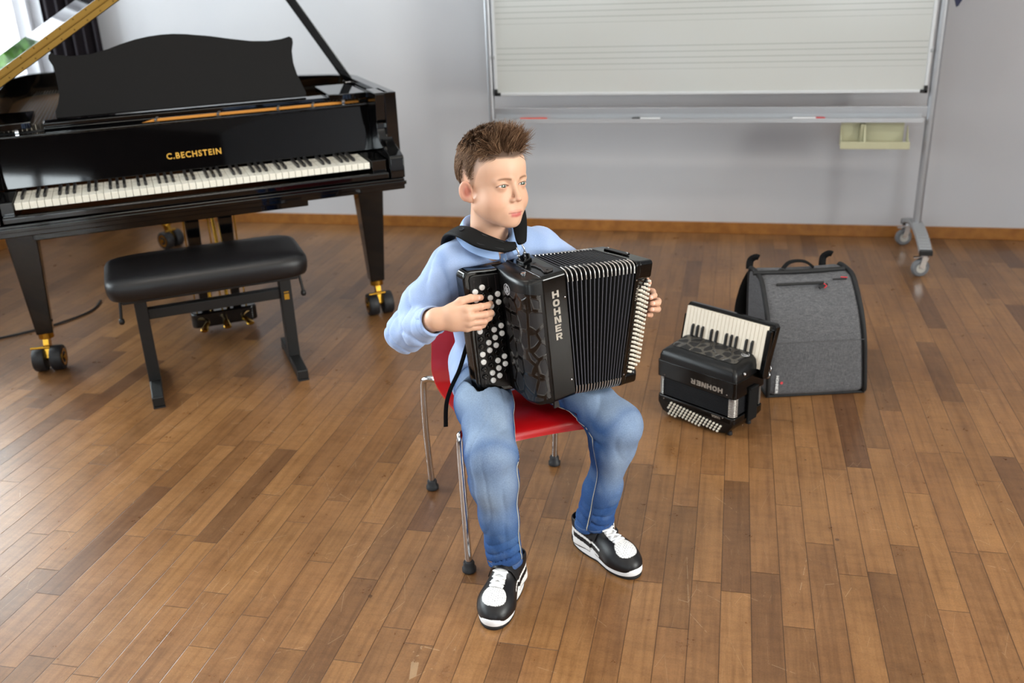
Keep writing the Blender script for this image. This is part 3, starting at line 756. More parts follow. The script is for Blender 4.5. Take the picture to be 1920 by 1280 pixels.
for sx, sy in ((-1, -1), (1, -1), (-1, 1), (1, 1)):
    x, y = sx * .197, sy * .212
    yt = -.165 if sy < 0 else .135
    if sy < 0: pts = [(x, y, .012), (x * .985, y + .022, .20), (x * .96, y + .045, .345), (x * .90, y + .055, .362), (x * .75, y + .06, .364), (x * .4, y + .06, .364)]
    else: pts = [(x * .965, y, .012), (x * 1.0, y - .005, .20), (x * .99, y - .01, .335), (x * .95, y - .02, .360), (x * .80, y - .04, .362), (x * .5, y - .06, .356)]
    b = MB(); b.tube(spline(pts, 6), .0088, 14); lg = b.build('leg', CHROME, ch, 60)
    b = MB(); b.lathe([(.014, 0), (.018, .003), (.018, .012), (.014, .016), (.0145, .026), (.0125, .030)], (pts[0][0], pts[0][1], 0)); b.build('foot_cap', RUBBER, lg, 50)
# ------------------------------------------------------------------ accordion played by the boy
# local frame: x = bellows axis towards the bass side, y = away from the player, z = up; origin at the rear of the bellows joint
R_t = np.array([[.75, .6638, -.061], [.6618, -.7525, -.0516], [.0802, .0017, .9968]]).T      # rows -> world
R_t = np.array([[.75, .6638, -.061], [.6618, -.7525, -.0516], [.0802, .0017, .9968]])
def ortho(R):
    u, s, v = np.linalg.svd(R); return u @ v
R_t = ortho(R_t)
T_t = np.array([-.4463, 2.1205, .6279])
def TW(p): return R_t @ np.array(p, float) + T_t          # treble-local -> world
ac = empty('button_accordion', M=M44(R_t, T_t), label='black chromatic button accordion with opened bellows held by the boy on his lap', cat='accordion')
ABLK = mat('black_celluloid', '#040404', 0.10, spec=.35)
AMAT = mat('matte_black_plastic', '#0a0a0b', 0.34, spec=.35)
SILV = mat('silver_lettering', '#a9a39a', 0.35, .6)
WBUT = mat('pearl_white_button', '#e6e4e0', 0.22, coat=.3)
CREAM = mat('cream_bass_button', '#e3dccd', 0.3)
TAPE = mat('dark_blue_grey_edge_tape', '#3c3d46', 0.45)
FOLD = mat('black_bellows_card', '#08080a', 0.6)
BCOR = mat('silver_bellows_corner', '#b5b0ab', 0.3, .85)
NYL = mat('black_nylon_webbing', '#0a0a0b', 0.75, bump=(900, .3, .0005), spec=.2)
LEA = mat('dark_leather', '#1d1512', 0.5, bump=(300, .3, .0006))
h2 = .1575; D_ = .165
def grille_mat(name, scale, edge, hole='#151417', net='#070708'):
    t = NT(name); b = t.bsdf
    v = t.coord((1.0, 1.0, .8))
    vo = t.n('ShaderNodeTexVoronoi', feature='DISTANCE_TO_EDGE'); vo.inputs['Scale'].default_value = scale; vo.inputs['Randomness'].default_value = .85
    t.l(v, vo.inputs['Vector'])
    mr = t.n('ShaderNodeMapRange'); mr.inputs[1].default_value = edge * .85; mr.inputs[2].default_value = edge * 1.15; t.l(vo.outputs[0], mr.inputs[0])
    rim = t.math('MULTIPLY', t.math('GREATER_THAN', vo.outputs[0], edge * .72), t.math('LESS_THAN', vo.outputs[0], edge * 1.12))
    c = t.mix(mr.outputs[0], hx(net), hx(hole)); c = t.mix(t.math('MULTIPLY', rim, .35), c, hx('#5a5552'))
    t.l(c, b.inputs['Base Color'])
    r = t.n('ShaderNodeMapRange'); r.inputs[3].default_value = .16; r.inputs[4].default_value = .55; t.l(mr.outputs[0], r.inputs[0]); t.l(r.outputs[0], b.inputs['Roughness'])
    t.bump(t.math('SUBTRACT', 1.0, mr.outputs[0]), .9, .003); return t.m
# treble box (the strip with the lettering)
def rrect(y0, y1, z0, z1, r, n=5):
    P = []
    for cx, cy, a0 in ((y1 - r, z1 - r, 0), (y0 + r, z1 - r, 90), (y0 + r, z0 + r, 180), (y1 - r, z0 + r, 270)):
        for k in range(n + 1):
            a = math.radians(a0 + 90 * k / n); P.append((cx + r * math.cos(a), cy + r * math.sin(a)))
    return P
fx = lambda y, z, x: (x, y, z)
b = MB(); b.prism(rrect(0, D_, -h2, h2, .010), -.058, 0, fx); b.prism(rrect(-.0008, D_ + .001, -h2 - .001, h2 + .001, .010), -.061, -.058, fx)
b.build('treble_body', ABLK, ac, 35, .0015)
b = MB(); block_word(b, 'HOHNER', .0165, lambda x, y, z: (-.0385 + x * 1.0, D_ + .0002 + z, .1015 + y), 1.245, True)
# letters read upright when seen from the front: mirror so +x (viewer's right) is the bass side
b.build('maker_name', SILV, ac)
for z, x in ((.096, -.006), (-.112, -.008)):
    b = MB(); b.lathe([(.0024, 0), (.0022, .0012), (.0010, .0018)], (x, D_, z), (0, 1, 0), 12); b.build('screw', CHROME, ac, 50)
# grille cover: rounded front corner, closed at top and bottom
gp = [(-.061, .166), (-.080, .165)] + [tuple(p) for p in spline([(-.080, .165), (-.094, .160), (-.103, .148), (-.108, .128), (-.108, .095), (-.1045, .060), (-.102, .040)], 5)][1:] + [(-.101, .010), (-.061, .010)]
V = []; F = []; zs = [(-h2 + .001, -.014), (-h2 + .004, -.005), (-h2 + .013, 0), (h2 - .013, 0), (h2 - .005, -.004), (h2 - .001, -.013)]
G = [np.array(p) for p in gp]; cG = np.array([-.075, .09])
for z, d in zs:
    for p in G:
        q = p.copy()
        if p[0] < -.062: q = p + vn(cG - p) * (-d)
        V.append((q[0], q[1], z))
n = len(G)
for i in range(len(zs) - 1):
    for k in range(n): F.append((i * n + k, i * n + (k + 1) % n, (i + 1) * n + (k + 1) % n, (i + 1) * n + k))
F.append(tuple(range(n))); F.append(tuple((len(zs) - 1) * n + k for k in range(n)))
b = MB(); b.add(V, F); gc = b.build('grille_cover', AMAT, ac, 60)
# pierced panel of the grille, slightly proud of the cover
pp = [tuple(p) for p in spline([(-.068, .1665), (-.082, .1655), (-.0955, .1600), (-.1045, .149), (-.1095, .128), (-.1095, .095), (-.106, .062)], 6)]
b = MB(); n = len(pp); V = []
for d, zz in ((0, 0), (.004, 0)):
    for k, p in enumerate(pp):
        e = 0.014 * math.sin(k / (n - 1) * PI)
        q = np.array(p) + vn(cG - np.array(p)) * d
        zt, zb = .118 + .6 * e, -.138 - .3 * e
        V += [(q[0], q[1], zb), (q[0], q[1], zt)]
F = []
for i in range(n - 1):
    a = 2 * i; c = 2 * n + 2 * i; F += [(a, a + 2, a + 3, a + 1), (c, c + 1, c + 3, c + 2), (a + 1, a + 3, c + 3, c + 1), (a, c, c + 2, a + 2)]
F += [(0, 1, 2 * n + 1, 2 * n), (2 * n - 2, 4 * n - 2, 4 * n - 1, 2 * n - 1)]
b.add(V, F); b.build('grille_panel', grille_mat('pierced_grille', 32, .12), gc, 60)
# maker's round emblem on the grille
b = MB()
def em(u, v, w): return (-.1095 - w + .0008 * abs(u) * 50, .088 - u, .122 + v)
N = 28
for k in range(N):
    a0, a1 = 2 * PI * k / N, 2 * PI * (k + 1) / N
    b.prism([(math.cos(a) * r, math.sin(a) * r * 1.0) for a, r in ((a0, .0135), (a1, .0135), (a1, .0120), (a0, .0120))], 0, .0012, em)
for poly in ([(-.002, .007), (.002, .007), (.0025, .010), (-.0015, .0105)], [(-.006, .0035), (.006, .0055), (.006, .0035), (-.006, .001)], [(-.0075, -.001), (.008, .0015), (.008, -.001), (-.0075, -.0035)], [(-.004, -.004), (-.0015, -.003), (-.005, -.0105), (-.0075, -.009)], [(.001, -.003), (.004, -.0028), (.0065, -.0095), (.004, -.011)], [(-.0015, -.0035), (.0015, -.0035), (.001, -.0075), (-.001, -.0075)]):
    b.prism(poly, 0, .0012, em)
b.build('emblem', mat('pale_emblem', '#b9b9bd', .4), gc)
# keyboard wing
kb = MB()
wing = [(-.0985, .156), (-.118, .1585), (-.168, .1680), (-.180, .1675), (-.187, .161), (-.1895, .150), (-.1905, -.112), (-.189, -.132), (-.182, -.143), (-.170, -.148), (-.092, -.160)]
kb.prism(wing, -.004, .034, lambda x, z, y: (x, y, z)); kw = kb.build('keyboard_wing', ABLK, ac, 35, .005, 3)
kb = MB(); kb.prism([(-.062, .150), (-.150, .158), (-.172, .160), (-.182, .150), (-.184, -.125), (-.172, -.140), (-.062, -.150)], -.026, .0, lambda x, z, y: (x, y, z)); kb.build('keyboard_back', ABLK, kw, 35, .009, 3)
inner = [(-.1010, .1455), (-.164, .1565), (-.173, .155), (-.1765, .146), (-.1820, -.114), (-.180, -.124), (-.174, -.129), (-.104, -.146)]
kb = MB(); kb.prism(inner, .034, .0375, lambda x, z, y: (x, y, z)); kd = kb.build('button_board', AMAT, kw, 35, .002)
kb = MB()
for fx_ in (.12, .37, .62, .87): 
    x0 = -.176 + fx_ * .074; x1 = -.180 + fx_ * .076
    kb.bar((x0, .0378, .143), (x1, .0378, -.126), .0012, .0010, (0, 1, 0))
kb.build('board_ribs', mat('dark_rib', '#2a2022', .4), kd)
Y_ = .0375
# four columns of round buttons, 13 to a column; white where the keyboard shows white
rows_white = {0: {0, 2, 5, 8, 9, 12}, 1: {0, 3, 6, 7, 10, 11 + 90}, 2: {1, 2, 3, 5, 6, 8, 9, 11, 12}, 3: {0, 1, 4, 5, 8, 9}}
# positions read along each column (top to bottom) in wing coordinates
cols = [(-.1667, .1176, -.1695, -.0989, 12), (-.1481, .1237, -.1502, -.1141, 13), (-.1307, .1128, -.1319, -.1076, 12), (-.1108, .0969, -.1137, -.1020, 11)]
rings = []
def button(x, z, white):
    b = MB()
    b.lathe([(.0066, 0), (.0068, .0010), (.0068, .0042), (.0060, .0052), (.0040, .0050 if not white else .0054), (.0001, .0046 if not white else .0055)], (0, 0, 0), (0, 1, 0), 20)
    return b
bw = button(0, 0, True).build('white_button', WBUT, kw, 60); bb_ = button(0, 0, False).build('black_button', ABLK, kw, 60)
placed = {True: False, False: False}
# (column, pixel-like pattern taken from the keyboard): W = white, B = black
pat = ['WBWBBWBBWWBB', 'WBBBBBBWWBBWWB'[:13], 'BWWWBWWWBBWWW', 'WWBBWWBBWWBB']
pat = ['WWBBBWBBWWBB', 'WBBBBBBWWBBWW', 'BWWWBWWWBWWW', 'WWBBWWBBWWB']
for ci, (x0, z0, x1, z1, cnt) in enumerate(cols):
    for k in range(cnt):
        t_ = k / (cnt - 1); x = x0 + (x1 - x0) * t_; z = z0 + (z1 - z0) * t_
        w = pat[ci][k] == 'W'
        src = bw if w else bb_
        if not placed[w]: src.location = (x, Y_, z); placed[w] = True
        else: dupe(src, kw, (x, Y_, z))
# strap bracket recess, hooks, register key on the top
b = MB(); b.prism([(-.050, .030), (-.012, .004), (-.004, .018), (-.016, .048), (-.046, .062)], h2 - .002, h2 + .006, lambda x, y, z: (x, y, z)); b.build('strap_bracket', ABLK, ac, 40, .003)
for x, y in ((-.040, .030), (-.020, .022)):
    b = MB(); b.tube(spline([(x, y, h2 + .002), (x, y, h2 + .020), (x - .002, y - .004, h2 + .030), (x, y - .010, h2 + .032)], 5), .0022, 8); b.lathe([(.0035, -.002), (.0045, 0), (.0035, .002)], (x, y, h2 + .012), (0, 0, 1), 12); b.build('strap_hook', CHROME, ac, 50)
b = MB(); b.lathe([(.0045, 0), (.0045, .004), (.0060, .0045), (.0060, .008), (.004, .0085)], (-.080, .120, h2 - .002), (0, 0, 1), 18); b.build('grille_knob', CHROME, gc, 45)
b = MB()
P = [(-.034, .075), (-.026, .072), (-.023, .082), (-.027, .095), (-.026, .118), (-.015, .140), (-.020, .147), (-.036, .150), (-.042, .144), (-.036, .120), (-.037, .095), (-.041, .084)]
b.prism(P, h2, h2 + .005, lambda x, y, z: (x, y, z)); b.build('bellows_strap', LEA, ac, 40, .002)
b = MB(); b.lathe([(.003, 0), (.003, .0015)], (-.031, .083, h2 + .005)); b.lathe([(.003, 0), (.003, .0015)], (-.030, .140, h2 + .005)); b.build('strap_studs', BPL, ac)
b = MB(); b.tube([(-.030, .120, -h2), (-.030, .122, -h2 - .020)], .003, 8); b.prism([(-.035, -h2 - .018), (-.025, -h2 - .018), (-.022, -h2 - .040), (-.038, -h2 - .040)], .114, .122, lambda x, z, y: (x, y, z)); b.build('lower_bellows_strap', LEA, ac, 40, .001)
# bass body, rotated with respect to the treble side
R_b = ortho(np.array([[.5393, .8392, .1079], [.832, -.5493, .1134], [-.1545, -.0286, .9877]])); T_b = np.array([-.3553, 2.2185, .6097])
R_tb = R_t.T @ R_b; T_tb = R_t.T @ (T_b - T_t)
def TB(p): return R_tb @ np.array(p, float) + T_tb        # bass-local -> treble-local
def BW(p): return R_b @ np.array(p, float) + T_b
fb_ = lambda y, z, x: tuple(TB((x, y, z)))
b = MB(); b.prism(rrect(0, D_, -h2, h2, .012), 0, .016, fb_)
pq = lambda a, y, z: tuple(TB((a, y, z)))
b.prism([(.014, .001), (.014, D_ - .001), (.068, .150), (.070, .120), (.068, .001)], -.128, .112, pq)
bb1 = b.build('bass_body', ABLK, ac, 35, .003, 3)
for z0_, z1_, a1_ in ((.110, h2 - .001, .064), (-h2 + .001, -.126, .060)):
    b = MB(); b.prism(rrect(.001, D_ - .001, z0_, z1_, .010), .014, a1_, fb_); b.build('bass_end_block', ABLK, bb1, 35, .004, 3)
b = MB(); b.bar(TB((.030, .040, h2 + .002)), TB((.034, .110, h2 + .002)), .014, .006, (0, 0, 1)); b.build('top_plate', ABLK, bb1, 40, .002)
b = MB()
for y in (.045, .105): b.lathe([(.003, 0), (.003, .002)], TB((.034, y, h2 + .005)), R_tb[:, 2], 10)
b.build('plate_screws', CHROME, bb1, 50)
for z, x in ((.112, .006), (-.125, .006)):
    b = MB(); b.lathe([(.0022, 0), (.0020, .0012), (.0008, .0016)], TB((x, D_, z)), R_tb[:, 1], 12); b.build('screw', CHROME, bb1, 50)
V, F = text_mesh('VARIA', .0115, .0003, .0002, 1.05)
fin('model_name', [tuple(TB((.014 - v[1], D_ + .0004 + v[2], .078 + v[0]))) for v in V], F, SILV, bb1)
# bass buttons: diagonal rows of small pegs on the front edge
pg = MB(); pg.lathe([(.0029, -.003), (.0033, .003), (.0033, .0060), (.0027, .0073), (.0010, .0077)], (0, 0, 0), tuple(vn(R_tb[:, 0] * .55 + R_tb[:, 1] * .83)), 12)
p0 = pg.build('bass_button', CREAM, bb1, 50); done = False
for r in range(20):
    for c in (0, 1.333, 2.667, 4):
        zc = .102 - r * .0108 - c * .0040
        q_ = (c - 2) / 2.0; a_ = .042 - q_ * .0215; y = .1575 + q_ * .0055
        loc = TB((a_ + .002, y + .003, zc))
        if not done: p0.location = tuple(loc); done = True
        else: dupe(p0, bb1, tuple(loc))
b = MB(); b.tube(spline([TB((.062, .150, .104)), TB((.064, .152, .088)), TB((.060, .150, .074))], 5), .006, 10); b.build('air_button', BPL, bb1, 50)
b = MB(); b.lathe([(.011, -.006), (.013, -.002), (.013, .006), (.009, .010)], TB((.052, .150, -.132)), tuple(R_tb[:, 0]), 18); b.build('strap_adjuster', AMAT, bb1, 50)
b = MB()
pts = [TB((.066, .020, .120)), TB((.110, .030, .105)), TB((.150, .066, .06)), TB((.160, .078, .025)), TB((.150, .066, -.04)), TB((.105, .035, -.110)), TB((.066, .025, -.132))]
b.tube(spline(pts, 6), .022, 10, flat=.12, up=tuple(R_tb[:, 0])); b.build('bass_strap', NYL, bb1, 60)
# bellows
NF = 17
ring_o = rrect(.003, D_ - .002, -h2 + .002, h2 - .002, .016, 6); ring_i = rrect(.016, D_ - .016, -h2 + .016, h2 - .016, .010, 6)
q0 = Matrix.Identity(3).to_quaternion(); q1 = Matrix([list(r) for r in R_tb]).to_quaternion()
A0 = np.array([0.0, 0, 0]); A1 = T_tb
def pose(t):
    q = q0.slerp(q1, t); R = np.array(q.to_matrix())
    c = A0 + (A1 - A0) * t
    # gentle bulge of the middle folds towards the front
    return R, c + np.array([0, .004, 0]) * math.sin(PI * t)
V = []; F = []; m = len(ring_o); nr = 0; peaks = []
for i in range(NF):
    for ph in (0, .38, .5, .62):
        t = (i + ph) / NF
        R, c = pose(t); ring = ring_i if ph == 0 else ring_o
        if ph in (.38, .62): ring = [(a + .0, b_) for a, b_ in ring_o]
        for (y, z) in ring: V.append(R @ np.array([0, y, z]) + c)
        if ph == .5: peaks.append((R, c))
        nr += 1
R, c = pose(1.0)
for (y, z) in ring_i: V.append(R @ np.array([0, y, z]) + c)
nr += 1
for i in range(nr - 1):
    for k in range(m): F.append((i * m + k, i * m + (k + 1) % m, (i + 1) * m + (k + 1) % m, (i + 1) * m + k))
b = MB(); b.add(V, F); bl = b.build('bellows', FOLD, ac, 40)
b = MB(); bcs_ = [MB() for _ in range(4)]
for (R, c) in peaks:
    V = []; w = .0011
    for s in (-w, w):
        for sc_, (ring) in ((0, ring_o),):
            for (y, z) in ring:
                cy, cz = D_ / 2, 0; V.append(R @ np.array([s, y + math.copysign(.0009, y - cy), z + math.copysign(.0009, z)]) + c)
    F = [(k, (k + 1) % m, m + (k + 1) % m, m + k) for k in range(m)]
    b.add(V, F)
    for cc in range(4):
        idx = list(range(cc * 7, cc * 7 + 7)); P = []
        for k in idx:
            y, z = ring_o[k]; P.append(np.array([0, y, z]))
        ext = .010
        sy = 1 if P[0][1] > D_ / 2 or P[-1][1] > D_ / 2 else -1
        first_, last_ = P[0], P[-1]
        dy = vn(first_ - P[1]); dz = vn(last_ - P[-2])
        P = [first_ + dy * ext] + P + [last_ + dz * ext]
        bcs_[cc].tube([R @ (p + np.array([0, math.copysign(.0012, p[1] - D_ / 2), math.copysign(.0012, p[2])])) + c for p in P], .0017, 6)
b.build('edge_tape', TAPE, bl, 60); 
for q_ in bcs_: q_.build('metal_corner', BCOR, bl, 60)
# shoulder straps (padded) hanging from the hooks over the boy's shoulders; thin back strap hanging behind
def ribbon(name, pts, w, th, m, parent, side=None, n=6):
    """padded band through world points with per-point width; side = list of world vectors giving the width direction"""
    P = spline([p for p in pts], n); W_ = spline([(a,) * 3 for a in w], n); SD = spline(side, n)
    V = []; F = []; K = 10; Minv = parent_inv(parent)
    for i, p in enumerate(P):
        t = vn(P[min(i + 1, len(P) - 1)] - P[max(i - 1, 0)]); s = vn(SD[i] - t * np.dot(SD[i], t)); nn = np.cross(t, s)
        ww = W_[i][0] / 2
        for a, c in ((-1, -.35), (-.8, -.85), (0, -1), (.8, -.85), (1, -.35), (1, .35), (.8, .85), (0, 1), (-.8, .85), (-1, .35)):
            V.append(p + s * a * ww + nn * c * th / 2)
    for i in range(len(P) - 1):
        for k in range(K): F.append((i * K + k, i * K + (k + 1) % K, (i + 1) * K + (k + 1) % K, (i + 1) * K + k))
    F.append(tuple(range(K))); F.append(tuple((len(P) - 1) * K + k for k in range(K)))
    b = MB(); b.add([Minv @ np.append(v, 1) for v in V] if False else [(Minv[:3, :3] @ np.array(v) + Minv[:3, 3]) for v in V], F)
    return b.build(name, m, parent, 60)
def parent_inv(p): return np.array(p.matrix_world.inverted()) if p is not None else np.eye(4)
bpy.context.view_layer.update()
# ------------------------------------------------------------------ small piano accordion standing on the floor on its bass side
sa = empty('piano_accordion', (-.198, 2.880, 0), math.radians(-33.5), 'small black piano accordion standing on its bass end beside the grey backpack', 'accordion')
LX, DY = .297, .165
f_ = lambda x, y, z: (x, y, z)
for x in (.03, LX - .03):
    for y in (.03, DY - .03):
        b = MB(); b.lathe([(.008, 0), (.009, .002), (.007, .012)], (x, y, 0)); b.build('foot', RUBBER, sa, 50)
rr = rrect(0, LX, 0, DY, .012, 4)
prof = [(.010, .034), (.010, .022), (.060, .006), (LX - .060, .006), (LX - .012, .022), (LX - .010, .034)]
b = MB(); b.prism([(.004, .068), (.004, .045), (.022, .018), (.05, .010), (LX - .05, .010), (LX - .022, .018), (LX - .004, .045), (LX - .004, .068)], 0, DY, lambda x, z, y: (x, y, z))
b.prism(rr, .050, .072, f_); bb2 = b.build('bass_body', ABLK, sa, 35, .003, 3)
b = MB(); rin = rrect(.006, LX - .006, .006, DY - .006, .010, 4)
V = []; F = []; n = len(rin); cxy = np.array([LX / 2, DY / 2]); NFs = 11
for i in range(2 * NFs + 1):
    z = .073 + (.136 - .073) * i / (2 * NFs); s = 1.0 if i % 2 else .985
    for (x, y) in rin: q = cxy + (np.array([x, y]) - cxy) * np.array([s, .985 if i % 2 == 0 else 1]); V.append((q[0], q[1], z))
for i in range(2 * NFs):
    for k in range(n): F.append((i * n + k, i * n + (k + 1) % n, (i + 1) * n + (k + 1) % n, (i + 1) * n + k))
b.add(V, F); bl2 = b.build('bellows', mat('closed_bellows_cloth', '#08080c', .6, spec=.2), sa, 25)
for cc in range(4):
    b = MB()
    for i in range(NFs):
        z = .073 + (.136 - .073) * (2 * i + 1) / (2 * NFs)
        P = [np.array([rin[k][0], rin[k][1], z]) for k in range(cc * 5, cc * 5 + 5)]
        d0 = vn(P[0] - P[1]); d1 = vn(P[-1] - P[-2]); P = [P[0] + d0 * .008] + P + [P[-1] + d1 * .008]
        P = [p + np.append(vn(p[:2] - cxy) * .0012, 0) for p in P]
        b.tube(P, .0021, 6)
    b.build('metal_corner', BCOR, bl2, 60)

b = MB(); b.prism(rrect(-.002, LX + .002, -.001, DY + .001, .010, 4), .138, .196, f_); tb2 = b.build('treble_body', ABLK, sa, 35, .0025)
b = MB(); block_word(b, 'HOHNER', .0165, lambda x, y, z: (.253 - x, -.0012 - z, .1665 - y), 1.24)
b.build('maker_name', SILV, tb2)
for x, z in ((.030, .148), (LX - .028, .150), (.028, .062), (LX - .04, .066)):
    b = MB(); b.lathe([(.0022, 0), (.0018, .0012)], (x, -.0010 if z > .1 else 0, z), (0, -1, 0), 10); b.build('screw', CHROME, tb2, 50)
V, F = text_mesh('VARIA', .0110, .0003, .0002, 1.05)
fin('model_name', [(.232 - v[0], -.0004 - v[2], .0625 - v[1]) for v in V], F, SILV, bb2)
# grille: softly domed cover leaning back, pierced top
b = MB(); V = []; F = []
zz = [(.196, 0.0), (.212, .001), (.226, .006), (.236, .018), (.240, .034)]
for z, d in zz:
    for (x, y) in rrect(.001 + d, LX - .001 - d, .000 + d * .9, .128, .012, 4): V.append((x, y, z + .012 * max(0, y - .05) / .08 * (1 if z > .22 else 0)))
n = len(rrect(0, 1, 0, 1, .1, 4))
for i in range(len(zz) - 1):
    for k in range(n): F.append((i * n + k, i * n + (k + 1) % n, (i + 1) * n + (k + 1) % n, (i + 1) * n + k))
F.append(tuple((len(zz) - 1) * n + k for k in range(n))); F.append(tuple(range(n)))
b.add(V, F); gr2 = b.build('grille_cover', AMAT, tb2, 60)
b = MB(); b.prism(rrect(.026, LX - .030, .034, .120, .014, 4), 0, .002, lambda x, y, z: (x, y, .2405 + z + .012 * max(0, y - .05) / .08)); b.build('grille_panel', grille_mat('pierced_grille_small', 30, .11, '#0c0c0e', '#3a3733'), gr2, 60)
b = MB()
for k in range(24):
    a0, a1 = 2 * PI * k / 24, 2 * PI * (k + 1) / 24
    b.prism([(LX - .036 + math.cos(a) * r, .104 + math.sin(a) * r) for a, r in ((a0, .013), (a1, .013), (a1, .0112), (a0, .0112))], .2485, .2505)
for k in (-1, 0, 1): b.box((LX - .036 + k * .005, .104, .2495), (.0022, .016 - abs(k) * .004, .002), [[.9, -.3, 0], [.3, .9, 0], [0, 0, 1]])
b.box((LX - .036, .104, .2498), (.018, .0022, .002)); b.build('emblem', mat('pale_emblem', '#a9a9ab', .4), gr2)
# keyboard standing up behind the grille, keys facing the viewer
kt = math.radians(13)
KB = empty('keyboard', (.002, .128, .215)); KB.parent = sa; KB.rotation_euler = (-kt, 0, 0)
# in this frame x along the keyboard, -y faces the viewer, z up along the keys
b = MB(); b.prism([(-.008, -.04), (-.006, .128), (.000, .140), (.320, .140), (.328, .130), (.316, -.04)], .004, .028, lambda x, z, y: (x, y, z)); b.bx(-.004, .002, -.010, .006, -.03, .100); b.bx(.306, .322, -.012, .006, -.03, .118)
b.build('keyboard_frame', ABLK, KB, 35, .003, 3)
NW = 22; kw_ = .302 / NW
b = MB(); b.bx(0.0003, kw_ - .0004, -.010, .004, -.010, .128); w0 = b.build('white_key', mat('pearly_white_key', '#e6dccb', .3), KB, 40, .001)
w0.location = (.003, 0, 0)
for k in range(1, NW): dupe(w0, KB, (.003 + k * kw_, 0, 0))
b = MB(); b.add([(-.0042, -.010, -.01), (.0042, -.010, -.01), (.0042, -.010, .074), (-.0042, -.010, .074), (-.0032, -.018, -.01), (.0032, -.018, -.01), (.0032, -.018, .068), (-.0032, -.018, .068)],
               [(3, 2, 1, 0), (4, 5, 6, 7), (0, 1, 5, 4), (1, 2, 6, 5), (2, 3, 7, 6), (3, 0, 4, 7)])
k0 = b.build('black_key', EBONY, KB, 40, .0008)
# viewed like this the black keys run in groups of 3, 2, 3, 2 from the left
pos = [2, 3, 4, 6, 7, 9, 10, 11, 13, 14, 16, 17, 18, 20, 21][:15]
pos = [3, 4, 5, 7, 8, 10, 11, 12, 14, 15]
s_ = [.034, .0525, .071, .0995, .118, .1475, .166, .1845, .216, .2345]
pos = [2.9, 4.1, 5.2, 7.2, 8.4, 10.5, 11.7, 12.9, 15.1, 16.4]
f1 = True
for p in (1.95, 3.0, 4.05, 6.0, 7.1, 9.1, 10.15, 11.2, 13.2, 14.35, 16.3, 17.35, 18.4):
    if p > 15.6: continue
    x = .003 + p * .302 / 16.6
    if f1: k0.location = (x, 0, 0); f1 = False
    else: dupe(k0, KB, (x, 0, 0))
# bass buttons on the front, in slanting rows
f1 = True
pg = MB(); pg.lathe([(.0034, -.001), (.0036, .001), (.0036, .0050), (.0028, .0062), (.001, .0066)], (0, 0, 0), (0, -1, 0), 12); q0_ = pg.build('bass_button', CREAM, bb2, 50)
cnt = 0
for c in range(16):
    nrow = 5
    if c == 0: nrow = 3
    if c == 15: nrow = 3
    for r in range(nrow):
        x = .048 + c * .0128 + (r * -.0052) + .012; z = .0555 - r * .0098 + (0 if c else -.0) 
        z -= .0013 * c
        if z < .012: continue
        if f1: q0_.location = (x, 0, z); f1 = False
        else: dupe(q0_, bb2, (x, 0, z))
# chrome strap rings and closing strap on the right-hand end
b = MB()
for z in (.175, .195):
    c = np.array([LX + .010, DY - .005 + (z - .175) * .3, z]); b.tube([c + np.array([.010 * math.cos(a), .003 * math.sin(a), .010 * math.sin(a)]) for a in [2 * PI * k / 12 for k in range(12)]], .0022, 8, closed=True)
b.tube([(LX, DY - .01, .18), (LX + .006, DY - .006, .168)], .004, 8); b.tube([(LX, DY - .01, .20), (LX + .006, DY - .006, .208)], .004, 8)
b.build('strap_rings', CHROME, tb2, 50)
b = MB(); b.lathe([(.005, 0), (.005, .004), (.003, .006)], (LX, .045, .214), (1, 0, 0), 14); b.build('side_knob', CHROME, tb2, 50)
b = MB(); b.bar((LX + .004, .095, .04), (LX + .004, .095, .155), .05, .008, (1, 0, 0)); b.bx(LX, LX + .012, .072, .118, .150, .158); b.build('closing_strap', NYL, sa, 40, .003)
b = MB(); b.lathe([(.004, 0), (.004, .002)], (LX + .001, .050, .036), (1, 0, 0), 12); b.build('strap_stud', CHROME, bb2)
# ------------------------------------------------------------------ grey accordion backpack; frame: x along the front, y backwards, z up
SHX = lambda z: -.046 * z / .4
bg_ = empty('backpack', (.161, 3.033, 0), math.radians(14.9), 'grey accordion backpack with black piping standing upright behind the small accordion', 'backpack')
GF = NT('grey_melange_fabric')
v = GF.coord((1, 1, 1)); n1 = GF.noise(420, v, 3, .7); v2 = GF.coord((60, 60, 700)); n2 = GF.noise(1.0, v2, 2); v3 = GF.coord((700, 700, 60)); n3 = GF.noise(1.0, v3, 2)
f = GF.math('ADD', GF.math('MULTIPLY', n1, .4), GF.math('MULTIPLY', GF.math('ADD', n2, n3), .3))
GF.l(GF.ramp(f, [(.36, hx('#353538')), (.5, hx('#525255')), (.64, hx('#707073'))]), GF.bsdf.inputs['Base Color']); GF.bsdf.inputs['Roughness'].default_value = .9
GF.bump(f, .4, .0008); GF = GF.m
PIPE = mat('black_piping', '#0d0d0f', .7)
Wd = .342
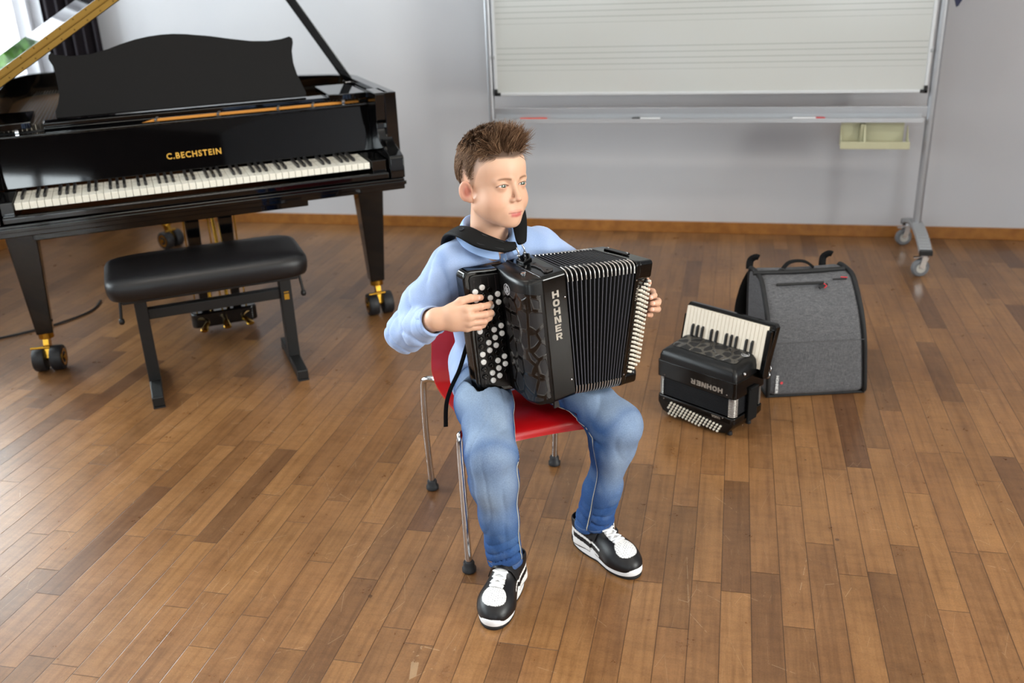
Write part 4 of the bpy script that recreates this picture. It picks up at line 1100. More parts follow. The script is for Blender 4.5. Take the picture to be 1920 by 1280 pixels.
# side profile (y, z): front bottom, front fold, top front, top back, back bottom
sp_ = spline([(.010, .010), (.000, .03), (.000, .12), (.004, .20), (.030, .285), (.075, .355), (.105, .388), (.130, .398)], 6) + spline([(.15, .400), (.22, .398), (.245, .385), (.255, .33), (.262, .15), (.258, .02), (.250, .010)], 4)
V = []; F = []; NX = 24; m = len(sp_)
cy, cz = .13, .18
for i in range(NX + 1):
    u = i / NX; e = min(u, 1 - u) * NX
    ins = .012 if e < .5 else (.004 if e < 1.5 else 0)
    x = Wd * u
    for (y, z) in sp_:
        zz_ = z; d = vn([cy - y, cz - z]); t = z / .4
        xx = x + (u - .5) * -.024 * t - .026 * t
        sag = -.006 * math.sin(PI * u) * (1 if z > .35 else .0) + .004 * math.sin(PI * u) * (1 if (y < .05 and z < .3) else 0)
        yy = y + d[0] * ins - (.004 * math.sin(PI * u) if y < .05 else 0); zq = max(.006, z + d[1] * ins + (sag if z > .35 else 0))
        V.append((xx, yy, zq))
for i in range(NX):
    for k in range(m): F.append((i * m + k, i * m + (k + 1) % m, (i + 1) * m + (k + 1) % m, (i + 1) * m + k))
F.append(tuple(range(m))); F.append(tuple(NX * m + k for k in range(m)))
b = MB(); b.add(V, F); body = b.build('bag_body', GF, bg_, 50)
for i in (1, NX - 1):
    P = [np.array(V[i * m + k]) for k in range(m)]; off = -1 if i == 1 else 1
    P = [p + np.array([off * .010, 0, 0]) + np.append(0, vn(p[1:] - np.array([cy, cz])) * .003) for p in P]
    P = [np.array([p[0], p[1], max(p[2], .008)]) for p in P]
    b = MB(); b.tube(P, .008, 10, closed=True); b.build('piping', PIPE, bg_, 60)
b = MB(); b.bx(.000, Wd, .006, .255, 0.0, .010); b.build('base_panel', PIPE, bg_, 40, .004)
b = MB()
P = [(-.028 + .312 * k / 12, .150 + 0, .404 - .003 * math.sin(PI * k / 12)) for k in range(13)]; b.tube(P, .008, 10); b.build('top_seam', PIPE, bg_, 60)
# front pocket zip, fold crease, red zip pulls
b = MB(); b.bar((.035, .088, .3795), (.195, .088, .3795), .008, .006, (0, -.7, .7)); b.bar((.228, .098, .386), (.275, .098, .385), .004, .005, (0, -.7, .7)); b.build('zip', PIPE, bg_, 40, .001)
RED = mat('red_cord', '#c0212e', .6)
b = MB(); b.tube(spline([(.192, .082, .378), (.200, .076, .372), (.192, .072, .366)], 4), .002, 6); b.tube([(.255, .100, .392), (.277, .098, .390)], .002, 6); b.build('zip_pull', RED, bg_, 50)
b = MB(); b.bar((.175, .074, .366), (.205, .082, .376), .009, .006, (0, -.7, .7)); b.build('zip_slider', PIPE, bg_, 40, .001)
b = MB(); b.tube([(-.006, -.0035, .205), (.150, -.0065, .2065), (.314, -.0035, .205)], .0012, 6); b.build('fold_seam', mat('grey_seam', '#505053', .9), bg_, 50)
# straps and handle on the top and back
b = MB(); b.tube(spline([(.09, .20, .398), (.11, .205, .416), (.14, .21, .420), (.17, .205, .416), (.195, .20, .398)], 5), .011, 8, flat=.4); b.build('carry_handle', NYL, bg_, 50)
for x in (-.012, .245):
    b = MB(); b.tube(spline([(x, .252, .385), (x + .003, .255, .415), (x + .018, .245, .430), (x + .028, .240, .428)], 4), .012, 8, flat=.3); b.build('strap_loop', NYL, bg_, 50)
for x in (.005, .23):
    b = MB(); b.tube(spline([(x, .255, .37), (x - .01, .300, .30), (x - .02, .318, .20), (x - .01, .295, .10), (x, .262, .05)], 6), .024, 10, flat=.3, up=(0, 1, 0)); b.build('shoulder_strap', NYL, bg_, 50)
b = MB(); b.tube(spline([(.058, .150, .404), (.064, .150, .412), (.076, .150, .411), (.082, .150, .403)], 4), .004, 8); b.build('zip_end', PIPE, bg_, 50)
b = MB(); block_word(b, 'HOHNER', .0095, lambda x, y, z: (.0255 + y, -.0052 - z, .0875 - x), 1.16, False, .0006)
b.build('maker_name', mat('white_print', '#d9d9d9', .6), body)
b = MB(); b.lathe([(.0050, 0), (.0046, .0006)], (.046, -.0052, .060), (0, -1, 0), 12); b.build('logo_mark', mat('red_print', '#c8404a', .6), body)
# ------------------------------------------------------------------ implicit surfaces -> quads (for bodies, cloth, shoes)
def smin(a, b, k):
    h = np.maximum(k - np.abs(a - b), 0) / k
    return np.minimum(a, b) - h * h * k * .25
def smax(a, b, k): return -smin(-a, -b, k)
def s_ell(P, c, r, R=None):
    q = P - np.asarray(c, np.float32)
    if R is not None: q = q @ np.asarray(R, np.float32)          # columns of R = local axes
    r = np.asarray(r, np.float32); k0 = np.linalg.norm(q / r, axis=-1); k1 = np.linalg.norm(q / (r * r), axis=-1)
    return k0 * (k0 - 1) / np.maximum(k1, 1e-6)
def s_cone(P, a, b, r1, r2, sq=None):
    a = np.asarray(a, np.float32); b = np.asarray(b, np.float32); d = b - a; L2 = float(d @ d)
    q = P - a; t = np.clip((q @ d) / L2, 0, 1)
    e = q - t[..., None] * d
    if sq is not None:                                           # flatten along a direction: sq = (axis, factor)
        ax = np.asarray(vn(sq[0]), np.float32); e = e + (e @ ax)[..., None] * ax * (sq[1] - 1)
    return np.linalg.norm(e, axis=-1) - (r1 + (r2 - r1) * t)
def s_chain(P, pts, rs, k=.006, sq=None):
    d = None
    for i in range(len(pts) - 1):
        e = s_cone(P, pts[i], pts[i + 1], rs[i], rs[i + 1], sq); d = e if d is None else smin(d, e, k)
    return d
def s_box(P, lo, hi):
    lo = np.asarray(lo, np.float32); hi = np.asarray(hi, np.float32)
    q = np.abs(P - (lo + hi) / 2) - (hi - lo) / 2
    return np.linalg.norm(np.maximum(q, 0), axis=-1) + np.minimum(q.max(-1), 0)
def toloc(P, R, T): return (P - np.asarray(T, np.float32)) @ np.asarray(R, np.float32)
def acc_sdf(P):
    A = toloc(P, R_t, T_t); B = toloc(P, R_b, T_b)
    d = s_box(A, (-.108, 0, -.159), (.004, .166, .159)); d = np.minimum(d, s_box(A, (-.191, -.029, -.164), (-.06, .04, .168)))
    d = np.minimum(d, s_box(A, (0, 0, -.158), (.07, .167, .158))); d = np.minimum(d, s_box(B, (-.075, 0, -.158), (.07, .167, .158)))
    for t in (.2, .4, .6, .8):
        R_, c_ = pose(t); d = np.minimum(d, s_box(toloc(P, R_t @ R_, TW(c_)), (-.03, -.002, -.161), (.03, .170, .161)))
    return d
CHR = np.array([[math.cos(CH_YAW), math.sin(CH_YAW), 0], [-math.sin(CH_YAW), math.cos(CH_YAW), 0], [0, 0, 1]]).T
def chair_sdf(P):
    Q = toloc(P, CHR, (-.5315, 2.2065, 0))
    d = s_box(Q, (-.20, -.240, .30), (.20, .24, .3995)); q = Q.copy(); q[..., 1] = q[..., 1] - (q[..., 2] - .46) * .23
    return np.minimum(d, s_box(q, (-.20, .178, .30), (.20, .40, .65)))
def surfnet(fun, lo, hi, h, smooth=1):
    lo = np.array(lo, float); n = np.ceil((np.array(hi) - lo) / h).astype(int) + 1
    f = np.empty(tuple(n), np.float32)
    ys = (lo[1] + h * np.arange(n[1])).astype(np.float32); zs = (lo[2] + h * np.arange(n[2])).astype(np.float32)
    Y, Z = np.meshgrid(ys, zs, indexing='ij')
    step = max(1, int(400000 / (n[1] * n[2])))
    for i in range(0, n[0], step):
        j = min(n[0], i + step); xs = (lo[0] + h * np.arange(i, j)).astype(np.float32)
        P = np.empty((j - i, n[1], n[2], 3), np.float32); P[..., 0] = xs[:, None, None]; P[..., 1] = Y; P[..., 2] = Z
        f[i:j] = fun(P)
    s = f < 0
    C = [s[a:n[0] - 1 + a, b:n[1] - 1 + b, c:n[2] - 1 + c] for a in (0, 1) for b in (0, 1) for c in (0, 1)]
    anyc = np.zeros_like(C[0]); allc = np.ones_like(C[0])
    for c in C: anyc |= c; allc &= c
    I = np.argwhere(anyc & ~allc); idx = -np.ones(anyc.shape, np.int64); idx[tuple(I.T)] = np.arange(len(I))
    acc = np.zeros((len(I), 3)); cnt = np.zeros(len(I))
    for ax in range(3):
        o1, o2 = [k for k in range(3) if k != ax]
        for u in (0, 1):
            for v in (0, 1):
                A = I.copy(); A[:, o1] += u; A[:, o2] += v; B = A.copy(); B[:, ax] += 1
                fa = f[tuple(A.T)]; fb2 = f[tuple(B.T)]; m = (fa < 0) != (fb2 < 0)
                t = np.where(m, fa / np.where(m, fa - fb2, 1), 0)
                p = A.astype(float); p[:, ax] += t; acc[m] += p[m]; cnt[m] += 1
    V = lo + h * acc / cnt[:, None]
    Q = []
    for ax in range(3):
        o1, o2 = (ax + 1) % 3, (ax + 2) % 3
        a = np.moveaxis(s, ax, 0); ch = a[1:] != a[:-1]
        J = np.argwhere(ch); full = np.zeros_like(J)
        rest = [k for k in range(3) if k != ax]
        full[:, ax] = J[:, 0]; full[:, rest[0]] = J[:, 1]; full[:, rest[1]] = J[:, 2]
        ok = (full[:, o1] > 0) & (full[:, o2] > 0) & (full[:, o1] < n[o1] - 1) & (full[:, o2] < n[o2] - 1); full = full[ok]
        sg = s[tuple(full.T)]
        def cell(d1, d2):
            c = full.copy(); c[:, o1] -= d1; c[:, o2] -= d2; return idx[tuple(c.T)]
        q = np.stack([cell(1, 1), cell(0, 1), cell(0, 0), cell(1, 0)], 1); q[~sg] = q[~sg][:, ::-1]; Q.append(q)
    Q = np.concatenate(Q); Q = Q[(Q >= 0).all(1)]
    for _ in range(smooth):
        S_ = np.zeros_like(V); c = np.zeros(len(V))
        for k in range(4):
            np.add.at(S_, Q[:, k], V[Q[:, (k + 1) % 4]]); np.add.at(S_, Q[:, k], V[Q[:, (k - 1) % 4]]); np.add.at(c, Q[:, k], 2)
        V = V * .5 + .5 * S_ / np.maximum(c, 1)[:, None]
    return V, Q
def fast_mesh(name, V, Q, mats, parent, col=None, smooth=True):
    me = bpy.data.meshes.new(name); V = np.asarray(V, np.float32); Q = np.asarray(Q)
    me.vertices.add(len(V)); me.vertices.foreach_set('co', V.ravel())
    me.loops.add(Q.size); me.loops.foreach_set('vertex_index', Q.astype(np.int32).ravel())
    me.polygons.add(len(Q)); me.polygons.foreach_set('loop_start', (np.arange(len(Q)) * Q.shape[1]).astype(np.int32))
    me.update(calc_edges=True); me.validate()
    for m in (mats if isinstance(mats, (list, tuple)) else [mats]): me.materials.append(m)
    if smooth: me.shade_smooth()
    if col is not None:
        ca = me.color_attributes.new('Col', 'FLOAT_COLOR', 'POINT'); ca.data.foreach_set('color', np.asarray(col, np.float32).ravel())
    o = bpy.data.objects.new(name, me); COL.objects.link(o)
    if parent is not None: o.parent = parent
    return o
_rs = np.random.RandomState(11)
_W = [(vn(_rs.randn(3)), _rs.rand() * 6.28, _rs.rand()) for _ in range(24)]
def wavy(P, freq, k=6, s=0):
    """smooth pseudo noise in about [-1, 1]"""
    r = 0
    for i in range(k):
        d, ph, q = _W[(i + s) % 24]; d2, ph2, q2 = _W[(i + s + 7) % 24]
        r = r + np.sin(P @ np.asarray(d * freq * (.6 + q), np.float32) + ph + 1.3 * np.sin(P @ np.asarray(d2 * freq * .7, np.float32) + ph2))
    return r / (k * .6)
def ridge(x, p=2.5): return 1 - (1 - np.abs(np.sin(x * .5))) ** p      # broad swells with narrow creases
def sstep(a, b, x): t = np.clip((x - a) / (b - a), 0, 1); return t * t * (3 - 2 * t)
def lerpc(c0, c1, t): t = np.asarray(t)[..., None]; return c0 * (1 - t) + c1 * t
# ------------------------------------------------------------------ the boy
boy = empty('person', (-.55, 2.18, 0), 0, 'boy in light blue polo shirt and jeans seated on the red chair playing an accordion', 'person')
BO = np.array([-.55, 2.18, 0])
fwd = np.array([.66, -.75, 0]); fwd = fwd / np.linalg.norm(fwd); lft = np.array([-fwd[1], fwd[0], 0]); UP = np.array([0, 0, 1.])
RT_ = np.array([lft, fwd, UP]).T                                     # columns: left, forward, up
A_ = lambda *v: np.array(v, float)
hipC = A_(-.560, 2.214, .47); hipR = A_(-.612, 2.180, .455); hipL = A_(-.508, 2.254, .455)
knR = A_(-.500, 1.848, .380); knL = A_(-.234, 2.044, .380)
anR = A_(-.488, 1.872, .088); anL = A_(-.296, 2.070, .078)
shR = A_(-.640, 2.085, .757); shL = A_(-.448, 2.232, .762); neckb = A_(-.556, 2.147, .80)
elR = A_(-.734, 2.006, .615); wrR = A_(-.628, 1.912, .686)
wrL = BW((.128, .030, .010)); elL = A_(-.300, 2.400, .590)
# head frame
HR = np.array([[.7805, .6244, -.0305], [-.6202, .7796, .0871], [.0781, -.0491, .9957]]); HT = A_(-.5344, 2.127, .9493)
HW = lambda p: HR @ np.array(p, float) + HT
SK = np.array(hx('#d4a78c')); SKL = np.array(hx('#dfb89e')); SKR = np.array(hx('#cb8870')); LIP = np.array(hx('#c0605c')); HAIRC = np.array(hx('#4a3628'))
# ---- head in its own frame
def abs_y(P): Q = P.copy(); Q[..., 1] = np.abs(Q[..., 1]); return Q
HS = .985
def head_sdf(P):
    Q = abs_y(P)
    d = s_ell(Q, (-.014, 0, .036), (.0905, .0720, .0830))
    d = smin(d, s_ell(Q, (.0270, 0, .034), (.0560, .0590, .0560)), .02)              # forehead
    d = smin(d, s_ell(Q, (.024, 0, -.026), (.053, .0560, .062)), .022)            # face mass
    d = smin(d, s_ell(Q, (.036, .031, -.040), (.034, .030, .032)), .020)        # cheeks
    d = smin(d, s_cone(Q, (.004, .048, -.050), (.050, .016, -.083), .0165, .0135), .024)   # jaw
    d = smin(d, s_ell(Q, (.062, 0, -.086), (.0155, .019, .0145)), .016)          # chin
    d = smin(d, s_ell(Q, (.067, .0, -.062), (.0140, .024, .018)), .014)          # mouth mound
    d = smin(d, s_cone(Q, (.0735, .012, .0130), (.064, .040, .0115), .0060, .0050), .012)  # brow ridge
    # eye sockets
    d = smax(d, -s_ell(Q, (.0860, .0290, .0015), (.0150, .0165, .0095)), .012)
    # nose
    n = s_cone(Q, (.0745, 0, .006), (.0900, 0, -.0275), .0052, .0064)
    n = smin(n, s_ell(Q, (.0905, 0, -.0300), (.0078, .0074, .0064)), .005)
    n = smin(n, s_ell(Q, (.0825, .0090, -.0335), (.0072, .0052, .0052)), .005)
    d = smin(d, n, .0075)
    d = smax(d, -s_ell(Q, (.0865, .0058, -.0385), (.0034, .0024, .0036)), .003)  # nostrils
    # eyelids with an almond opening
    lid = s_ell(Q, (.0635, .0285, 0), (.0143, .0145, .0143)); d = smin(d, lid, .0045)
    t = np.clip((Q[..., 1] - .0285) / .0128, -1, 1)
    up = .0036 * (1 - t * t) + .0007 * t; lo_ = -.0027 * (1 - t * t) + .0009 * t
    al = np.maximum(Q[..., 2] - up, lo_ - Q[..., 2]); al = np.maximum(al, .066 - Q[..., 0]); al = np.maximum(al, np.abs(Q[..., 1] - .0285) - .0128)
    d = smax(d, -al, .0012)
    # lips and mouth line
    d = smin(d, s_cone(Q, (.0800, .000, -.0595), (.0725, .0185, -.0640), .0030, .0014), .003)
    d = smin(d, s_cone(Q, (.0785, .000, -.0672), (.0720, .0155, -.0655), .0040, .0018), .003)
    d = smax(d, -s_cone(Q, (.0845, 0, -.0631), (.0752, .0205, -.0648), .0011, .0009), .0018)
    d = smax(d, -s_ell(Q, (.0860, 0, -.0530), (.004, .0022, .005)), .004)        # philtrum
    # ears
    Re = np.array([[.86, -.51, .0], [.51, .86, 0], [0, 0, 1]]).T; Re = Re
    er = s_ell(Q, (-.0080, .0780, -.0115), (.0172, .0058, .0242), Re)
    er = smax(er, -s_ell(Q, (-.0020, .0820, -.0095), (.0120, .0062, .0172), Re), .003)
    er = smin(er, s_ell(Q, (-.0075, .0790, -.0100), (.0048, .0034, .0115), Re), .004)
    er = smin(er, s_ell(Q, (.0000, .0725, -.0305), (.0080, .0048, .0085)), .006)   # lobe
    er = smax(er, -s_ell(Q, (.0035, .0785, -.0140), (.0050, .0070, .0080)), .003)
    d = smin(d, er, .009)
    # neck, running down inside the collar
    nk = s_cone(P, (-.018, 0, -.040), (-.040, 0, -.190), .0450, .0480)
    d = smin(d, nk, .020)
    d = smin(d, s_ell(Q, (.045, 0, -.068), (.022, .028, .014)), .020)
    return d
V, Q = surfnet(head_sdf, (-.115, -.10, -.20), (.112, .10, .130), .00165, 1)
x, y, z = V.T; ay = np.abs(y); ph = np.degrees(np.arctan2(ay, x + .010))
# hairline height for every direction round the head
pa = [0, 14, 28, 42, 56, 66, 74, 80, 86, 96, 108, 120, 135, 150, 180]; pz = [.0600, .0620, .0620, .0560, .042, .018, .000, -.010, .010, .024, -.006, -.034, -.050, -.056, -.058]
hl = np.interp(ph, pa, pz)
C = np.tile(SK, (len(V), 1))
C = lerpc(C, np.tile(SKL, (len(V), 1)), .6 * sstep(.03, .06, z) * (x > .02))
def blob(c, r): return np.exp(-(((V - np.array(c)) / np.array(r)) ** 2).sum(1))
for s in (-1, 1):
    C = lerpc(C, np.tile(SKR, (len(V), 1)), .32 * blob((.055, s * .040, -.036), (.022, .018, .017)))
    C = lerpc(C, np.tile(np.array(hx('#8e4438')), (len(V), 1)), .75 * np.clip(blob((-.001, s * .078, -.012), (.0085, .010, .0125)) * 1.5, 0, 1) * (ay > .070))  # ear hollow reddened and darkened, its shade put into the colour
    C = lerpc(C, np.tile(np.array(hx('#c96a58')), (len(V), 1)), .35 * np.clip(blob((-.010, s * .080, -.010), (.020, .012, .028)) * 1.4, 0, 1) * (ay > .070))
    C = lerpc(C, np.tile(np.array(hx('#b06a5c')), (len(V), 1)), .45 * blob((.076, s * .0285, -.0035), (.012, .013, .0030)))
    C = lerpc(C, np.tile(np.array(hx('#5a3428')), (len(V), 1)), .85 * np.clip(1.7 * np.exp(-((z - (.0046 - .0042 * ((s * y - .0285) / .0135) ** 2)) / .0011) ** 2) * (np.abs(s * y - .0290) < .0150) * (x > .060), 0, 1))
    # eyebrow
    t = (s * y - .010) / .034; zb = .0140 + .0042 * np.sin(np.clip(t, 0, 1) * 2.4) - .002 * t
    w = np.exp(-((z - zb) / (.0030 - .0010 * np.clip(t, 0, 1))) ** 2) * sstep(-.02, .12, t) * (1 - sstep(.80, 1.08, t)) * (x > .045)
    C = lerpc(C, np.tile(np.array(hx('#7a543c')), (len(V), 1)), .9 * w)
C = lerpc(C, np.tile(np.array(hx('#d08a76')), (len(V), 1)), .35 * blob((.094, 0, -.033), (.010, .010, .007)))
lipm = np.clip(1.9 * np.exp(-((z + .0594 + .14 * ay) / .0034) ** 2) * (ay < .0200) * (x > .066), 0, 1) * (1 - sstep(.014, .021, ay)); C = lerpc(C, np.tile(np.array(hx('#c87a6c')), (len(V), 1)), .45 * lipm)
lipm = np.clip(1.9 * np.exp(-((z + .0690 - .09 * ay) / .0040) ** 2) * (ay < .0180) * (x > .066), 0, 1) * (1 - sstep(.011, .018, ay)); C = lerpc(C, np.tile(LIP, (len(V), 1)), .9 * lipm)
lipm = np.exp(-((z + .0634) / .0011) ** 2) * (ay < .0205) * (x > .066); C = lerpc(C, np.tile(np.array(hx('#7c3430')), (len(V), 1)), .7 * lipm)
C = lerpc(C, np.tile(np.array(hx('#8a5a48')), (len(V), 1)), np.clip(1.6 * blob((.055, -.046, -.036), (.0022, .0022, .0016)), 0, .8))      # mole on the right cheek
# cropped hair fading out above the ears and at the nape (the colour of stubble on skin)
side = sstep(34, 60, ph)
fade = np.clip((z - hl) / (.006 + .046 * side), 0, 1) 
rim_ear = (ay > .0728) & (z < .021) & (x > -.036) & (x < .012)
fade = np.where(rim_ear, 0, fade)
C = lerpc(C, np.tile(np.array(hx('#4c392d')), (len(V), 1)), .94 * fade ** .5)
M_skin = attr_mat('skin', .48, bump=(900, .12, .0004), sss=.12, spec=.4)
pieces_V = [V * HS @ HR.T + HT]; pieces_Q = [Q]; pieces_C = [C]
# ---- right hand (on the keyboard) and forearm, left hand (through the bass strap)
def hand(fing, thumb, palm, wrist, fore, r0=.0078, nrm=None, lo=None, hi=None, h=.0014):
    def f(P):
        d = None
        for pts, rs in palm:
            e = s_chain(P, pts, rs, .010); d = e if d is None else smin(d, e, .011)
        e = s_chain(P, wrist[0], wrist[1], .02); d = smin(d, e, .014)
        fd = None
        for pts, rs in fing + thumb:
            e = s_chain(P, pts, rs, .0035)
            fd = e if fd is None else np.minimum(fd, e)
        d = smin(d, fd, .006)
        return d
    return surfnet(f, lo, hi, h, 1)
HRp = dict(
 thM=TW((-.236, .050, .098)), thP=TW((-.214, .060, .1150)), thI=TW((-.190, .064, .1165)), thT=TW((-.160, .052, .1060)),
 iM=TW((-.2140, .083, .1030)), iP=TW((-.1780, .086, .0990)), iD=TW((-.1560, .074, .0920)), iT=TW((-.1385, .055, .0860)),
 mM=TW((-.2120, .088, .0865)), mP=TW((-.1720, .091, .0800)), mD=TW((-.1520, .078, .0740)), mT=TW((-.1440, .056, .0690)),
 rM=TW((-.2120, .085, .0700)), rP=TW((-.1750, .086, .0630)), rD=TW((-.1550, .073, .0610)), rT=TW((-.1380, .055, .0620)),
 lM=TW((-.2150, .076, .0550)), lP=TW((-.1840, .075, .0470)), lD=TW((-.1690, .065, .0440)), lT=TW((-.1560, .053, .0430)))
p = HRp; wr = wrR
rc = [.0090, .0082, .0072, .0062]
fingR = [([p[k + 'M'], p[k + 'P'], p[k + 'D'], p[k + 'T']], [r * s for r in rc]) for k, s in (('i', .98), ('m', 1.0), ('r', .96), ('l', .86))]
thR = [([p['thM'], p['thP'], p['thI'], p['thT']], [.0125, .0095, .0088, .0070])]
pin = lambda a, b, t: a * (1 - t) + b * t
palmR = [([wr, pin(wr, p['iM'], .55), p['iM']], [.0190, .0160, .0100]), ([wr, pin(wr, p['mM'], .55), p['mM']], [.0195, .0165, .0105]), ([wr, pin(wr, p['rM'], .55), p['rM']], [.0190, .0160, .0100]), ([wr, pin(wr, p['lM'], .55), p['lM']], [.0180, .0150, .0092]), ([wr, p['thM']], [.0180, .0130])]
V, Q = hand(fingR, thR, palmR, ([wr, pin(wr, elR, .30), pin(wr, elR, .65)], [.0215, .0245, .0290]), None, lo=(-.72, 1.87, .60), hi=(-.49, 2.01, .76))
def handcol(V, tips, nails):
    C = np.tile(SK * np.array([.98, .98, .98, 1]), (len(V), 1))
    for t in tips: C = lerpc(C, np.tile(SKR, (len(V), 1)), .38 * np.exp(-(np.linalg.norm(V - t, axis=1) / .010) ** 2))
    for t in nails: C = lerpc(C, np.tile(np.array(hx('#edc4b6')), (len(V), 1)), .9 * (np.linalg.norm(V - t, axis=1) < .0048))
    return C
camp = A_(0, 0, 1.45)
nail = lambda a, b, r: pin(a, b, .75) + vn(camp - b) * r
C = handcol(V, [p[k] for k in ('iT', 'mT', 'rT', 'lT', 'thT', 'iP', 'mP', 'rP', 'lP')], [nail(p['thI'], p['thT'], .0065)])
pieces_V.append(V); pieces_Q.append(Q); pieces_C.append(C)
L_ = dict(
 iM=BW((.118, .085, .062)), iP=BW((.128, .128, .0610)), iD=BW((.108, .149, .0590)), iT=BW((.0860, .154, .0570)),
 mM=BW((.126, .088, .044)), mP=BW((.140, .140, .0380)), mD=BW((.112, .160, .0420)), mT=BW((.0830, .163, .0450)),
 rM=BW((.128, .085, .026)), rP=BW((.146, .138, .0160)), rD=BW((.114, .159, .0250)), rT=BW((.0830, .163, .0300)),
 lM=BW((.124, .075, .010)), lP=BW((.132, .124, .0000)), lD=BW((.108, .146, .0080)), lT=BW((.0850, .155, .0130)),
 thM=BW((.100, .060, .060)), thP=BW((.100, .100, .090)), thI=BW((.088, .130, .098)), thT=BW((.078, .150, .094)))
p = L_; wr = wrL
fingL = [([p[k + 'M'], p[k + 'P'], p[k + 'D'], p[k + 'T']], [r * s for r in rc]) for k, s in (('i', .98), ('m', 1.02), ('r', 1.0), ('l', .88))]
thL = [([p['thM'], p['thP'], p['thI'], p['thT']], [.012, .0090, .0082, .0066])]
palmL = [([wr, pin(wr, p[k + 'M'], .55), p[k + 'M']], [.018, .0155, .0100]) for k in ('i', 'm', 'r', 'l')] + [([wr, p['thM']], [.017, .012])]
V, Q = hand(fingL, thL, palmL, ([wr, pin(wr, elL, .45)], [.020, .026]), None, lo=(-.33, 2.14, .50), hi=(-.12, 2.36, .72))
C = handcol(V, [p[k] for k in ('iT', 'mT', 'rT', 'lT', 'thT', 'iP', 'mP', 'rP', 'lP')], [nail(p[k + 'D'], p[k + 'T'], .006) for k in ('i', 'm', 'r')])
pieces_V.append(V); pieces_Q.append(Q); pieces_C.append(C)
# ---- the rest of the body inside the clothes
def inner_sdf(P):
    d = s_ell(P, hipC + A_(0, 0, .0), (.105, .080, .075), RT_)
    d = smin(d, s_ell(P, pin(hipC, neckb, .40), (.092, .070, .105), RT_), .04)
    d = smin(d, s_ell(P, pin(hipC, neckb, .70), (.108, .072, .100), RT_), .04)
    d = smin(d, s_cone(P, shR, shL, .032, .032), .03)
    for a, b, c, r in ((shR, elR, pin(wrR, elR, .35), (.034, .028, .024)), (shL, elL, pin(wrL, elL, .35), (.034, .028, .024))): d = smin(d, s_chain(P, [a, b, c], r, .01), .02)
    for a, b, c in ((hipR, knR, anR), (hipL, knL, anL)): d = smin(d, s_chain(P, [a, b, c, c - A_(0, 0, .03)], (.058, .042, .030, .028), .02), .02)
    return smax(d, -(np.minimum(acc_sdf(P), chair_sdf(P)) - .006), .004)
V, Q = surfnet(inner_sdf, (-.82, 1.78, .03), (-.10, 2.46, .83), .0075, 1)
pieces_V.append(V); pieces_Q.append(Q); pieces_C.append(np.tile(SK, (len(V), 1)))
off = 0; QQ = []
for v_, q_ in zip(pieces_V, pieces_Q): QQ.append(q_ + off); off += len(v_)
fast_mesh('body', np.concatenate(pieces_V) - BO, np.concatenate(QQ), M_skin, boy, np.concatenate(pieces_C))
# ---- eyes
def eye_mat():
    t = NT('eye'); b = t.bsdf; b.inputs['Roughness'].default_value = .08; b.inputs['Coat Weight'].default_value = .5
    tc = t.n('ShaderNodeTexCoord'); sp = t.n('ShaderNodeSeparateXYZ'); t.l(tc.outputs['Object'], sp.inputs[0])
    r = t.math('SQRT', t.math('ADD', t.math('POWER', sp.outputs[1], 2.0), t.math('POWER', sp.outputs[2], 2.0)))
    c = t.ramp(t.math('MULTIPLY', r, 100.0), [(0.0, hx('#060606')), (.20, hx('#060606')), (.24, hx('#5c6652')), (.52, hx('#59655a')), (.60, hx('#262a26')), (.66, hx('#cfc4bd')), (1.0, hx('#dccdc6'))])
    t.l(c, b.inputs['Base Color']); return t.m
M_eye = eye_mat()
for s in (-1, 1):
    b = MB(); prof = [(.0126 * math.sin(a), .0126 * math.cos(a)) for a in [PI * k / 20 for k in range(21)]]; prof[0] = (1e-5, .0126); prof[-1] = (1e-5, -.0126)
    b.lathe(prof, (0, 0, 0), (1, 0, 0), 32)
    o = b.build('eye', M_eye, boy, 180); g = Matrix.Rotation(math.radians(2), 4, 'Z')
    M = M44(HR, HW(np.array((.0634, s * .0285, 0)) * HS) - BO) @ Matrix.Rotation(math.radians(-3), 4, 'Z') @ Matrix.Rotation(math.radians(2), 4, 'Y'); o.matrix_local = M
